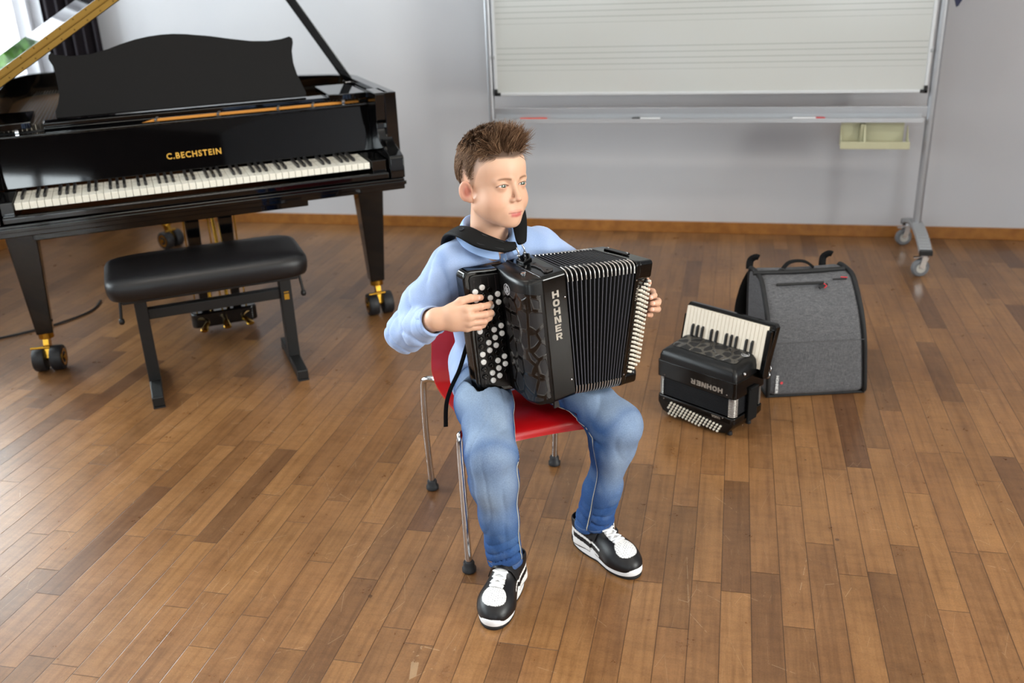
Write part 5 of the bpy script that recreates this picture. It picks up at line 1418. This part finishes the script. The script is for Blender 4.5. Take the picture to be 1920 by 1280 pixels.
# ---- hair: a close cap plus many fine tapering locks
def cran(d, t=0):     # point on the skull in direction d
    c = np.array([-.014, 0, .036]); r = np.array([.0905, .0720, .0830]) + t
    k = 1 / np.linalg.norm(d / r); return c + d * k
rh = np.random.RandomState(5)
VV = []; QH = []; HC = []; off = 0
h1, h2c, h3 = np.array(hx('#412d20')), np.array(hx('#735742')), np.array(hx('#ae8c6e'))
nst = 0
while nst < 12500:
    d = vn(rh.randn(3));
    if d[2] < -.25: continue
    p0 = cran(d, 0)
    phi = math.degrees(math.atan2(abs(p0[1]), p0[0] + .010)); zl = np.interp(phi, pa, pz)
    if p0[2] < zl + .001: continue
    sd = float(sstep(30, 60, phi)); bk_ = float(sstep(110, 150, phi))
    hgt = (p0[2] - zl)
    if p0[1] > 0 and p0[0] > .028 and sd > .2 and hgt < .014: continue
    p0 = cran(d, -.0004 + .0025 * float(sstep(.02, .06, hgt)) + .006 * float(sstep(.075, .105, p0[2])))
    if sd > .5 and rh.rand() > (hgt - .006) / .030: continue
    nrm_ = vn(d / np.array([.0905, .0720, .0830]) ** 2 * 1e-3)
    top = float(sstep(.076, .104, p0[2])); frt = float(sstep(.015, .065, p0[0])) * float(sstep(.058, .074, p0[2]))
    # flow: back to front on the crown, swept up at the fringe, back and down on the sides
    flow_top = vn(np.array([.9, -.18 + .5 * p0[1] / .07, .10])); flow_side = vn(np.array([-.50, 0, -.66]) + .06 * rh.randn(3)); back = float(sstep(.0, -.06, p0[0])); flow_frt = vn(np.array([.18, -.05 + .8 * p0[1] / .06, 1.0]))
    fl = flow_side * (1 - max(top, frt)) + flow_top * top * (1 - frt) + flow_frt * frt
    clump = np.array([math.sin(p0[0] * 260 + 3 * math.sin(p0[1] * 190)), math.sin(p0[1] * 240 + 2 * math.sin(p0[0] * 170)), math.cos(p0[0] * 210 - p0[1] * 150)])
    fl = vn(fl + .09 * rh.randn(3) + .34 * clump * max(top, frt))
    Lh = (.008 + .006 * rh.rand()) * (1 - max(top, frt)) + (.024 - .013 * back + .012 * rh.rand()) * top * (1 - frt) + (.036 + .012 * rh.rand() + .016 * (clump[0] > .2) + .010 * (clump[2] > .5)) * frt
    if sd > .5 and top < .3: Lh *= min(1.0, .22 + hgt / .07)
    lift = .04 + (.40 - .33 * back) * top + .34 * frt
    nseg = 5; q = p0.copy(); pts = [q.copy()]; fl = vn(fl - nrm_ * (fl @ nrm_) * (1 - max(top * .5, frt))); dr = vn(nrm_ * (lift + .04 + .30 * max(top * (1 - back), frt)) + fl * .7)
    for k in range(nseg):
        tt = (k + 1) / nseg
        aim = fl + nrm_ * lift * (1 - .7 * tt) + np.array([.45 * frt * tt * tt * 1.6, 0, .25 * top * (tt - .3)])
        dr = vn(dr * .5 + vn(aim) * .6 + .03 * rh.randn(3)); q = q + dr * Lh / nseg; rr_ = np.array([.0905, .0720, .0830]) + .0006 + .0025 * (hgt > .04) + .005 * top; kk = np.linalg.norm((q - np.array([-.014, 0, .036])) / rr_); q = q if kk > 1.004 else np.array([-.014, 0, .036]) + (q - np.array([-.014, 0, .036])) * (1.004 + .006 * rh.rand()) / kk; pts.append(q.copy())
    base = .00085 if (top + frt) > .3 else .00042
    cc = h1 + (h2c - h1) * rh.rand() ** .8
    if rh.rand() < .30: cc = h2c + (h3 - h2c) * rh.rand()
    u = vn(np.cross(dr, rh.randn(3))); w = vn(np.cross(dr, u))
    ring = []
    for k, q in enumerate(pts):
        r = base * (1 - .85 * (k / nseg) ** 1.5)
        for a in (0, 2.094, 4.189): ring.append(q + (u * math.cos(a) + w * math.sin(a)) * r)
        HC += [cc * (.9 + .25 * k / nseg)] * 3
    VV += ring
    for k in range(nseg):
        for a in range(3): QH.append((off + 3 * k + a, off + 3 * k + (a + 1) % 3, off + 3 * k + 3 + (a + 1) % 3, off + 3 * k + 3 + a))
    off += 3 * (nseg + 1); nst += 1
VV = np.array(VV); HC = np.array(HC)
# close cap under the locks
def cap_sdf(P):
    d = s_ell(P, (-.014, 0, .036), (.0905, .0720, .0830))
    phi = np.degrees(np.arctan2(np.abs(P[..., 1]), P[..., 0] + .010)); z0_ = np.interp(phi, pa, pz).astype(np.float32); hg = P[..., 2] - z0_; sd_ = sstep(34, 60, phi)
    th_ = .0002 + .0025 * sstep(.02, .06, hg) + .006 * sstep(.075, .105, P[..., 2])
    return smax(d - th_, (.004 + .036 * sd_ - hg) * .7 + .0025 * wavy(P, 420, 5), .002)
V, Q = surfnet(cap_sdf, (-.125, -.09, -.03), (.10, .09, .135), .0022, 1)
n1_ = wavy(V, 330, 6, 3); Cc = lerpc(np.tile(h1, (len(V), 1)), np.tile(h2c, (len(V), 1)), np.clip(.35 + .3 * n1_, 0, 1))
Vh = np.concatenate([V, VV]) * HS @ HR.T + HT - BO
fast_mesh('hair', Vh, np.concatenate([Q, np.array(QH) + len(V)]), attr_mat('brown_hair', .6, spec=.15), boy, np.concatenate([Cc, HC]))

# ------------------------------------------------------------------ clothes
SH = np.array(hx('#99b1dc')); SHD = np.array(hx('#7f9bcd')); SHLt = np.array(hx('#b4c4e4'))
M_shirt = attr_mat('light_blue_jersey', .85, bump=(1500, .35, .0006), sheen=.25, spec=.2, weave=(520, .16))
ctr = lambda t: pin(hipC, neckb, t)
cuffa = pin(wrR, elR, .10)
def shirt_core(P):
    d = s_ell(P, hipC + A_(0, 0, -.010) - fwd * .005, (.126, .112, .085), RT_)
    d = smin(d, s_ell(P, ctr(.30) , (.118, .096, .110), RT_), .05)
    d = smin(d, s_ell(P, ctr(.66) - fwd * .006, (.130, .093, .120), RT_), .05)
    for hp, kn in ((hipR, knR), (hipL, knL)):
        e = s_cone(P, hp + A_(0, 0, .004), pin(hp, kn, .5) + A_(0, 0, .008), .0775, .0745); ax_ = vn(kn - hp); e = smax(e, (P - pin(hp, kn, .26).astype(np.float32)) @ ax_.astype(np.float32) + .004 * np.sin(P[..., 0] * 120), .004); d = smin(d, e, .02)
    d = smin(d, s_cone(P, shR + A_(.012, .006, 0), shL - A_(.012, .006, 0), .0455, .0455), .035)
    d = smin(d, s_cone(P, pin(shR, neckb, .45) + A_(0, 0, .012), pin(shL, neckb, .45) + A_(0, 0, .012), .036, .036), .03)
    return d
def slv(P, a, b, c, r): return s_chain(P, [a, pin(a, b, .55), b, pin(b, c, .5), c], r, .02)
def shirt_sdf(P):
    d = shirt_core(P)
    aR = s_chain(P, [shR, pin(shR, elR, .55) + A_(-.004, -.004, -.006), elR + A_(-.004, 0, -.006), pin(elR, cuffa, .5) + A_(0, 0, -.004), cuffa], (.050, .050, .0455, .0400, .0335), .02)
    aL = s_chain(P, [shL, pin(shL, elL, .55), elL, pin(elL, wrL, .5), pin(wrL, elL, .12)], (.047, .044, .043, .037, .032), .02)
    # folds: compression creases at the elbow and armpit, soft diagonal folds on the sleeve
    ax = vn(elR - shR); s_ = (P - shR) @ ax.astype(np.float32)
    fold = -.0050 * (ridge(s_ * 150 + 3.6 * wavy(P, 18, 4), 2.4) - .75) * np.exp(-((s_ - .19) / .075) ** 2)
    ax2 = vn(cuffa - elR); s2 = (P - elR) @ ax2.astype(np.float32)
    fold = fold - .0048 * (ridge(s2 * 120 + 3.6 * wavy(P, 18, 4, 5), 2.4) - .75) * np.exp(-((s2 - .05) / .06) ** 2)
    aR = aR + fold + .0022 * wavy(P, 38, 6, 2)
    d = smin(d, aR, .030); d = smin(d, aL + .002 * wavy(P, 40, 5, 4), .030)
    d = d + .0020 * wavy(P, 30, 6, 8) - .0018 * (ridge(8.0 * wavy(P, 11, 4, 3) + P[..., 2] * 16, 3) - .80) + .0005 * wavy(P, 110, 5, 1)
    # hem: the shirt hangs over the belt
    d = smax(d, .385 - P[..., 2] + .006 * np.sin(P[..., 0] * 40), .006)
    # open cuff and open neck
    d = smax(d, -s_cone(P, pin(wrR, elR, .24), wrR + (wrR - elR) * .3, .0290, .0310), .003)
    q = P - cuffa.astype(np.float32); cut = q @ vn(wrR - elR).astype(np.float32)
    near = np.linalg.norm(P - wrR.astype(np.float32), axis=-1) < .09
    d = np.where(near, smax(d, cut - .004, .002), d)
    d = smax(d, -(np.minimum(acc_sdf(P), chair_sdf(P)) - .0045), .004)
    d = smax(d, -s_cone(P, HW((-.030, 0, -.140)), HW((-.020, 0, -.060)), .050, .054), .006)
    return d
V, Q = surfnet(shirt_sdf, (-.83, 1.86, .360), (-.16, 2.48, .86), .0031, 1)
nz = wavy(V, 60, 6, 3)
C = lerpc(np.tile(SH, (len(V), 1)), np.tile(SHLt, (len(V), 1)), np.clip(.25 + .2 * nz, 0, 1))
# sewn seams: armhole, cuff edge, hem
armh = np.abs(np.linalg.norm((V - (shR + A_(.015, .008, -.02))) * np.array([1, 1, .8]), axis=1) - .068); C = lerpc(C, np.tile(SHD * .8, (len(V), 1)), .5 * np.exp(-(armh / .0022) ** 2) * (V[:, 0] < -.60))
cu = np.abs((V - cuffa) @ vn(wrR - elR) + .018); C = lerpc(C, np.tile(SHD * .85, (len(V), 1)), .5 * np.exp(-(cu / .0016) ** 2) * (np.linalg.norm(V - wrR, axis=1) < .08))
shirt = fast_mesh('polo_shirt', V - BO, Q, M_shirt, boy, C)
# collar: stand and folded flap, open at the throat
nc = HW((-.034, 0, -.128)); nx = vn(HR[:, 0] * .55 + fwd * .45 - UP * 0); nx = vn(nx - UP * nx[2]); ny = np.cross(UP, nx)
V = []; F = []; N = 46; rows_ = [(.0, .0), (.006, .010), (.009, .004), (.014, -.008), (.019, -.020), (.024, -.030)]
for i in range(N + 1):
    a = math.radians(14 + (346 - 14) * i / N); fr_ = .5 + .5 * math.cos(a)          # 1 in front, 0 at the back
    rad = .0505 + .001 * fr_; dirv = nx * math.cos(a) + ny * math.sin(a)
    zt = .034 - .046 * fr_ ** 1.3
    V.append(nc + dirv * (rad - .003) + UP * (zt - .030))
    for dr_, dz in rows_:
        ext = .80 + .18 * fr_ ** 4
        V.append(nc + dirv * (rad + dr_ * (1 + .25 * fr_)) + UP * (zt + dz * ext + .0) - nx * 0)
m = len(rows_) + 1
for i in range(N):
    for k in range(m - 1): F.append((i * m + k, (i + 1) * m + k, (i + 1) * m + k + 1, i * m + k + 1))
M_collar = mat('light_blue_collar_knit', '#9ab5e0', .85, bump=(1300, .3, .0006), spec=.2)
co = fin('collar', np.array(V) - BO, F, M_collar, shirt, 180)
md = co.modifiers.new('solid', 'SOLIDIFY'); md.thickness = .0028; md = co.modifiers.new('sub', 'SUBSURF'); md.levels = 1; md.render_levels = 1
# placket and button
pf = nc + nx * .062 + UP * -.040
b = MB(); b.tube(spline([pf - BO + nx * .0 + UP * .008, pf - BO + nx * .008 - UP * .024, pf - BO + nx * .006 - UP * .034], 5), .013, 12, flat=.22, up=tuple(ny)); b.build('placket', M_collar, shirt, 60)
b = MB(); b.lathe([(.0045, 0), (.0052, .0008), (.0050, .0020), (.0034, .0016)], pf - BO + nx * .0085 - UP * .004, tuple(vn(nx + UP * .55)), 16); b.build('button', mat('white_shirt_button', '#e9e4e0', .25), shirt, 50)

# jeans
DEN = np.array(hx('#3f6296')); DED = np.array(hx('#26437a')); DEL = np.array(hx('#a3b6cc'))
M_jeans = attr_mat('washed_denim', .88, bump=(1400, .5, .0008), spec=.15, weave=(380, .30))
def jeans_sdf(P):
    d = s_ell(P, hipC + A_(0, 0, -.004), (.122, .095, .062), RT_)
    def leg_(hip, kn, an, seed, kr):
        th = pin(hip, kn, .5) + A_(0, 0, .010)
        e = s_chain(P, [hip, th, kn, pin(kn, an, .22) + A_(0, 0, 0), pin(kn, an, .6), an], (.072, .067, kr, .0530, .0440, .0455), .025)
        z_ = P[..., 2]; dk = np.linalg.norm(P - kn.astype(np.float32), axis=-1)
        w = wavy(P, 26, 5, seed)
        e = e - .0075 * (ridge(z_ * 210 + 5.0 * w, 3) - .75) * np.exp(-((z_ - an[2] - .030) / .045) ** 2)            # stacking at the hem
        e = e - .0090 * (ridge(z_ * 170 + 5.0 * w + 1, 3) - .75) * np.exp(-((z_ - kn[2] + .045) / .035) ** 2) * sstep(0, .03, (P - kn.astype(np.float32)) @ vn(hip - kn).astype(np.float32) + .02)
        e = e + .0028 * w - .0030 * (ridge(9.0 * wavy(P, 15, 4, seed + 5) + z_ * 20, 3) - .80) + .0008 * wavy(P, 95, 6, seed + 3)
        return e
    d = smin(d, leg_(hipR, knR, anR, 1, .0560), .03); d = smin(d, leg_(hipL, knL, anL, 9, .0580), .03)
    d = smax(d, .074 - P[..., 2] + .004 * np.sin(P[..., 0] * 90 + P[..., 1] * 60), .004)
    d = smax(d, -(np.minimum(acc_sdf(P), chair_sdf(P)) - .0045), .004)
    # hollow turn of the hems
    for an in (anR, anL): d = smax(d, -s_cone(P, an + A_(0, 0, .012), an - A_(0, 0, .04), .0385, .0385), .004)
    return d
V, Q = surfnet(jeans_sdf, (-.78, 1.76, .060), (-.12, 2.36, .56), .0031, 1)
x, y, z = V.T
def frontness(kn, hip):     # upper side of the thighs, where the dye has worn
    a = vn(kn - hip); s = np.clip((V - hip) @ a / np.linalg.norm(kn - hip), -.1, 1.1); c = hip + np.outer(s, kn - hip)
    r = V - c; up_ = r[:, 2] / (np.linalg.norm(r, axis=1) + 1e-6)
    return s, up_, np.linalg.norm(r, axis=1)
wear = np.zeros(len(V))
for hip, kn, an in ((hipR, knR, anR), (hipL, knL, anL)):
    s, u_, r = frontness(kn, hip); m_ = r < .10
    wear = np.maximum(wear, m_ * sstep(.05, .85, u_) * sstep(.15, .40, s) * (1 - .55 * sstep(.98, 1.1, s)))
    a = vn(an - kn); s2 = np.clip((V - kn) @ a / np.linalg.norm(an - kn), 0, 1); c = kn + np.outer(s2, an - kn); r2 = V - c; fr2 = (r2 @ vn(kn - hip - UP * (kn - hip)[2])) / (np.linalg.norm(r2, axis=1) + 1e-6)
    m2 = np.linalg.norm(r2, axis=1) < .09
    wear = np.maximum(wear, m2 * sstep(.1, .9, fr2) * (1 - sstep(.25, .75, s2)) * .85)
wear = np.clip(wear * (.85 + .18 * wavy(V, 45, 6, 2)), 0, 1)
C = lerpc(np.tile(DEN, (len(V), 1)), np.tile(DED, (len(V), 1)), np.clip(.45 + .35 * wavy(V, 40, 5, 7), 0, 1))
C = lerpc(C, np.tile(DEL, (len(V), 1)), .78 * wear)
crease = wavy(V, 120, 6, 12); C = lerpc(C, np.tile(DEL, (len(V), 1)), .12 * np.clip(crease, 0, 1))
hem = np.minimum(np.abs(z - .092) + (x > -.38) * 9, np.abs(z - .086) + (x < -.38) * 9)
C = lerpc(C, np.tile(np.array(hx('#7d8fb0')), (len(V), 1)), .45 * np.exp(-(hem / .0013) ** 2))
jeans = fast_mesh('jeans', V - BO, Q, M_jeans, boy, C)
# inner-leg seams: a felled ridge with tan stitching, laid on the cloth surface
def on_surface(fun, p, iso, it=14):
    p = np.array(p, float)
    for _ in range(it):
        e = 1e-3; P = np.array([p, p + [e, 0, 0], p + [0, e, 0], p + [0, 0, e]], np.float32)[None]; v = fun(P)[0]
        g = (v[1:] - v[0]) / e; n = np.linalg.norm(g) + 1e-6; p = p - g / n * (v[0] - iso) * .8
    return p
def seam(pts, parent, name, m, r, iso, fun):
    P = spline(pts, 9); P = [on_surface(fun, q, iso) for q in P]
    b = MB(); b.tube([q - BO for q in P], r, 6); return b.build(name, m, parent, 60)
M_st = mat('pale_seam_thread', '#b7b4a8', .8); M_sd = mat('dark_denim_seam', '#1f3b66', .85)
sL = [pin(hipL, knL, .30) + A_(-.05, -.04, -.01), pin(hipL, knL, .6) + A_(-.05, -.05, 0), pin(hipL, knL, .88) + A_(-.045, -.045, -.015), knL + A_(-.050, -.040, -.06), pin(knL, anL, .55) + A_(-.02, -.05, 0), anL + A_(-.012, -.045, .008)]
sR = [pin(hipR, knR, .35) + A_(.07, .0, .02), pin(hipR, knR, .7) + A_(.07, 0, .0), knR + A_(.065, .0, -.02), pin(knR, anR, .35) + A_(.055, 0, 0), pin(knR, anR, .75) + A_(.05, -.01, 0), anR + A_(.045, -.01, .01)]
for s_pts in (sL, sR):
    seam(s_pts, jeans, 'seam', M_st, .0012, .0006, jeans_sdf)
    seam([q + A_(.004, .003, 0) for q in s_pts], jeans, 'felled_seam', M_sd, .0030, -.0010, jeans_sdf)

# ------------------------------------------------------------------ sneakers (local: x to the toe, y to the left, z up)
M_shoe = attr_mat('sneaker_leather', .42, bump=(500, .12, .0004), spec=.4)
WHT = mat('white_rubber_sole', '#e6e6e8', .5); OUTS = mat('black_outsole', '#0c0c0e', .6); LACE = mat('white_laces', '#e8e8ea', .8, bump=(900, .3, .0005)); STR = mat('black_strap_leather', '#0d0d10', .38)
SW_, SB_ = np.array(hx('#e6e5e4')), np.array(hx('#100f12'))
def sole_outline(sc=1.0, n=48, side=1):
    P = []
    for k in range(n):
        a = 2 * PI * k / n; ca, sa_ = math.cos(a), math.sin(a)
        x = .106 + .107 * math.copysign(abs(ca) ** .72, ca) * sc
        u = x / .213
        w = np.interp(u, [0, .08, .25, .45, .7, .85, .95, 1.0], [.024, .0300, .0320, .0310, .0405, .0410, .0385, .034])
        yv = w * math.copysign(abs(sa_) ** .80, sa_) * (1 + (sc - 1) * 2)
        bend = side * .006 * math.sin(u * PI * 1.0) * (1 if u > .4 else .4)
        P.append((x, yv + bend))
    return P
def shoe(name_pos, heel, toe, side):
    d = vn(np.append(np.array(toe) - np.array(heel), 0)); R = np.array([d, np.cross(UP, d), UP]).T; T = np.append(np.array(heel), 0)
    e = bpy.data.objects.new('sneaker', None); COL.objects.link(e); e.parent = boy; e.matrix_local = M44(R * np.array([np.linalg.norm(np.array(heel) - np.array(toe)) / .2115, 1.10, 1.04]), T - BO)
    def up(P):
        Q = P.copy(); u = Q[..., 0] / .213; Q[..., 1] = Q[..., 1] - side * .006 * np.sin(np.clip(u, 0, 1) * PI) * np.where(u > .4, 1, .4)
        f = s_ell(Q, (.158, 0, .026), (.053, .0400, .0335))
        f = smin(f, s_cone(Q, (.150, 0, .032), (.070, 0, .060), .0320, .0275), .02)
        f = smin(f, s_cone(Q, (.040, 0, .030), (.038, 0, .078), .0300, .0330), .02)
        f = smin(f, s_cone(Q, (.14, 0, .024), (.04, 0, .024), .034, .029), .02)
        f = smin(f, s_cone(Q, (.078, 0, .086), (.095, 0, .070), .0190, .0190), .012)    # tongue
        f = smax(f, -s_cone(Q, (.038, 0, .075), (.030, 0, .13), .0270, .034), .004)
        f = smax(f, .016 - Q[..., 2], .004); f = smax(f, Q[..., 2] - .103, .004)
        # toe box edge and panel relief
        return f
    V, Qd = surfnet(up, (-.01, -.055, .010), (.222, .055, .112), .0017, 1)
    x, y, z = V.T; y = y - side * .006 * np.sin(np.clip(x / .213, 0, 1) * PI) * np.where(x / .213 > .4, 1, .4); ay = np.abs(y)
    C = np.tile(SB_, (len(V), 1)); wh = np.zeros(len(V))
    tc_ = sstep(.0, .0012, 1.0 - (((x - .158) / .030) ** 2 + (y / .0245) ** 2)); tc_ = ((((x - .168) / .025) ** 2 + (y / .0265) ** 2) < 1) & (z > .030); wh = np.maximum(wh, tc_)
    wh = np.maximum(wh, (ay < .0140) & (x > .060) & (x < .148) & (z > .045))                # tongue
    zq = .030 + (.120 - x) * .23
    wh = np.maximum(wh, (ay > .018) & (x > .010) & (x < .118) & (z < zq + .012) & (z > .022))   # quarter panel
    st = np.abs(z - (.030 + (.125 - x) * .30) + .0) ; band = (ay > .018) & (x > .030) & (x < .135) & (z > .026 + (.125 - x) * .17) & (z < .037 + (.125 - x) * .18)
    wh = np.where(band & (x < .128), 0, wh)
    edge = (ay > .018) & (x > .006) & (x < .030) & (z < .052 - x * .5); wh = np.where(edge, 0, wh)
    wh = np.where(z > .078, np.where((ay < .0135) & (x > .07), 1, 0), wh)
    C = np.where(wh[:, None] > .5, SW_, C)
    px_ = np.mod(x + np.round(y / .0048) * .0026, .0052) - .0026; py_ = y - np.round(y / .0048) * .0048
    dots = tc_ & ((px_ ** 2 + py_ ** 2) < .0008 ** 2); C = np.where(dots[:, None], np.array(hx('#77777a')), C)
    fast_mesh('upper', V, Qd, M_shoe, e, C)
    b = MB(); o1 = sole_outline(1.0, 56, side)
    zs = [(.006, .985), (.012, 1.0), (.024, .995), (.028, .97)]; n = len(o1); V = []; F = []
    c0 = np.array([.106, 0])
    for zz, s_ in zs:
        for (px, py) in o1:
            q = c0 + (np.array([px, py]) - c0) * s_; lift = .004 * max(0, (px - .15) / .06) ** 2 + .003 * max(0, (.03 - px) / .03)
            V.append((q[0], q[1], zz + lift * (1 if zz < .01 else .4) + (.006 * sstep(.09, .02, px) if zz > .02 else 0)))
    for i in range(3):
        for k in range(n): F.append((i * n + k, i * n + (k + 1) % n, (i + 1) * n + (k + 1) % n, (i + 1) * n + k))
    F.append(tuple(range(n))[::-1]); F.append(tuple(3 * n + k for k in range(n))); b.add(V, F); sl = b.build('midsole', WHT, e, 50)
    b = MB(); b.prism([tuple(c0 + (np.array(q) - c0) * .985) for q in o1], .0, .0075); b.build('outsole', OUTS, sl, 60, .002)
    yb = lambda xx: side * .006 * math.sin(xx / .213 * PI)
    F2 = lambda P: up(P)
    lp = []
    b = MB()
    rowsx = [.146, .133, .120, .107]
    def lace(pa_, pb_):
        mid = (np.array(pa_) + np.array(pb_)) / 2 + A_(0, 0, .03)
        P = []
        for t in np.linspace(0, 1, 9):
            q = np.array(pa_) * (1 - t) + np.array(pb_) * t; q[2] += .02; P.append(on_surface(F2, q, .0022, 10))
        b.tube(P, .0042, 8, flat=.42)
    for i, xx in enumerate(rowsx):
        zc = .054 + (.146 - xx) * .35; w = .0165
        if i == 0: lace((xx, -w + yb(xx), zc), (xx, w + yb(xx), zc))
        if i < 3:
            x2 = rowsx[i + 1]; lace((xx, -w + yb(xx), zc), (x2 , w + yb(x2), zc)); lace((xx, w + yb(xx), zc), (x2, -w + yb(x2), zc))
    b.build('laces', LACE, e, 60)
    # strap across the instep
    P = []; b = MB()
    for t in np.linspace(-1, 1, 15):
        q = np.array([.092 - .004 * abs(t), t * .036 + yb(.08), .088 - .030 * abs(t) ** 1.5]); P.append(on_surface(F2, q, .0030, 12))
    V = []; F = []
    for q, nx_ in zip(P, range(15)):
        nrm_ = vn(q - np.array([.092, yb(.08), .045])); t3 = np.array([.94, 0, -.30])
        for s1, s2 in ((-1, -1), (1, -1), (1, 1), (-1, 1)): V.append(q + t3 * s1 * .0105 + nrm_ * s2 * .0014)
    for i in range(14):
        for k in range(4): F.append((i * 4 + k, i * 4 + (k + 1) % 4, i * 4 + 4 + (k + 1) % 4, i * 4 + 4 + k))
    F += [(0, 1, 2, 3), (56, 57, 58, 59)]; b.add(V, F); b.build('instep_strap', STR, e, 50, .0008)
    # sock
    b = MB(); b.lathe([(.024, .05), (.025, .09), (.024, .104)], (.048, 0, 0), (0, 0, 1), 20); b.build('sock', mat('white_sock', '#c9cdd6', .9), e, 60)
shoe('R', (-.470, 1.934), (-.486, 1.712), -1)
shoe('L', (-.354, 2.110), (-.172, 1.964), 1)

STRAP_TAIL = [(-.590, 2.045, .60), (-.598, 2.034, .569), (-.616, 2.022, .512), (-.638, 2.015, .465), (-.650, 2.006, .423), (-.650, 1.990, .372)]
# ------------------------------------------------------------------ accordion straps over the shoulders (parts of the accordion)
hkR = TW((-.040, .020, h2 + .034)); hkL = TW((-.020, .012, h2 + .034))
def strap(name, pts, w, nrms):
    sd = []
    for i, q in enumerate(pts):
        t = vn(pts[min(i + 1, len(pts) - 1)] - pts[max(i - 1, 0)]); sd.append(vn(np.cross(vn(nrms[i]), t)))
    o = ribbon(name, pts, w, .010, NYL, ac, sd, 7)
    return o, sd
nf = fwd * .80 + UP * .55; ns = vn(-lft * .25 + UP * .9 + fwd * .35); nb = -fwd + UP * .2
P1 = [hkR, A_(-.505, 2.055, .8140), A_(-.5550, 2.043, .8310), A_(-.602, 2.060, .846), A_(-.639, 2.104, .834), on_surface(shirt_core, A_(-.664, 2.140, .795), .012), on_surface(shirt_core, A_(-.668, 2.180, .730), .012), on_surface(shirt_core, A_(-.650, 2.215, .650), .012)]
P1 = [np.array(q) + (fwd * .009 + UP * .005 if k_ in (1, 2, 3) else 0) for k_, q in enumerate(P1)]
e1, sd1 = strap('shoulder_strap', P1, [.018, .028, .040, .042, .042, .040, .038, .034], [nf, nf, nf, vn(nf + ns * .5), ns, ns + nb * .5, nb, nb])
P2 = [np.array(q) for q in (hkL, A_(-.466, 2.090, .822), A_(-.474, 2.119, .842), A_(-.484, 2.158, .858), A_(-.498, 2.205, .862), on_surface(shirt_core, A_(-.512, 2.250, .815), .020), on_surface(shirt_core, A_(-.53, 2.275, .745), .022))]
e2, sd2 = strap('shoulder_strap', P2, [.016, .026, .034, .036, .036, .036, .034], [nf, nf, nf + UP * .3, UP + fwd * .5, UP, UP + nb, nb])
iv = parent_inv(ac); toL = lambda q: iv[:3, :3] @ q + iv[:3, 3]
b = MB(); c = P1[3]; nn = vn(np.cross(sd1[3], vn(P1[4] - P1[2]))); nn = nn if nn @ (camp - c) > 0 else -nn
b.lathe([(.0065, .0045), (.0065, .0065), (.0048, .0070), (.0030, .0062)], toL(c), tuple(iv[:3, :3] @ nn), 16); b.build('snap_stud', mat('dark_snap', '#202024', .25, .6), e1, 50)
for q0_, q1_, e_ in ((P1[1], P1[2], e1),):
    for s_ in (-1, 1):
        pp_ = [P1[k] + sd1[k] * s_ * w_ for k, w_ in ((1, .009), (2, .013), (3, .014), (4, .014), (5, .013))]
        b = MB(); b.tube([toL(q + vn(nf if k < 3 else ns) * .0050) for k, q in enumerate(pp_)], .0010, 6); b.build('stitched_edge', mat('black_thread', '#1d1d20', .6), e_, 60)
b = MB(); b.tube(spline([toL(A_(*q)) for q in STRAP_TAIL], 6), .0060, 8, flat=.2, up=(0, 1, 0)); b.build('strap_tail', NYL, ac, 60)
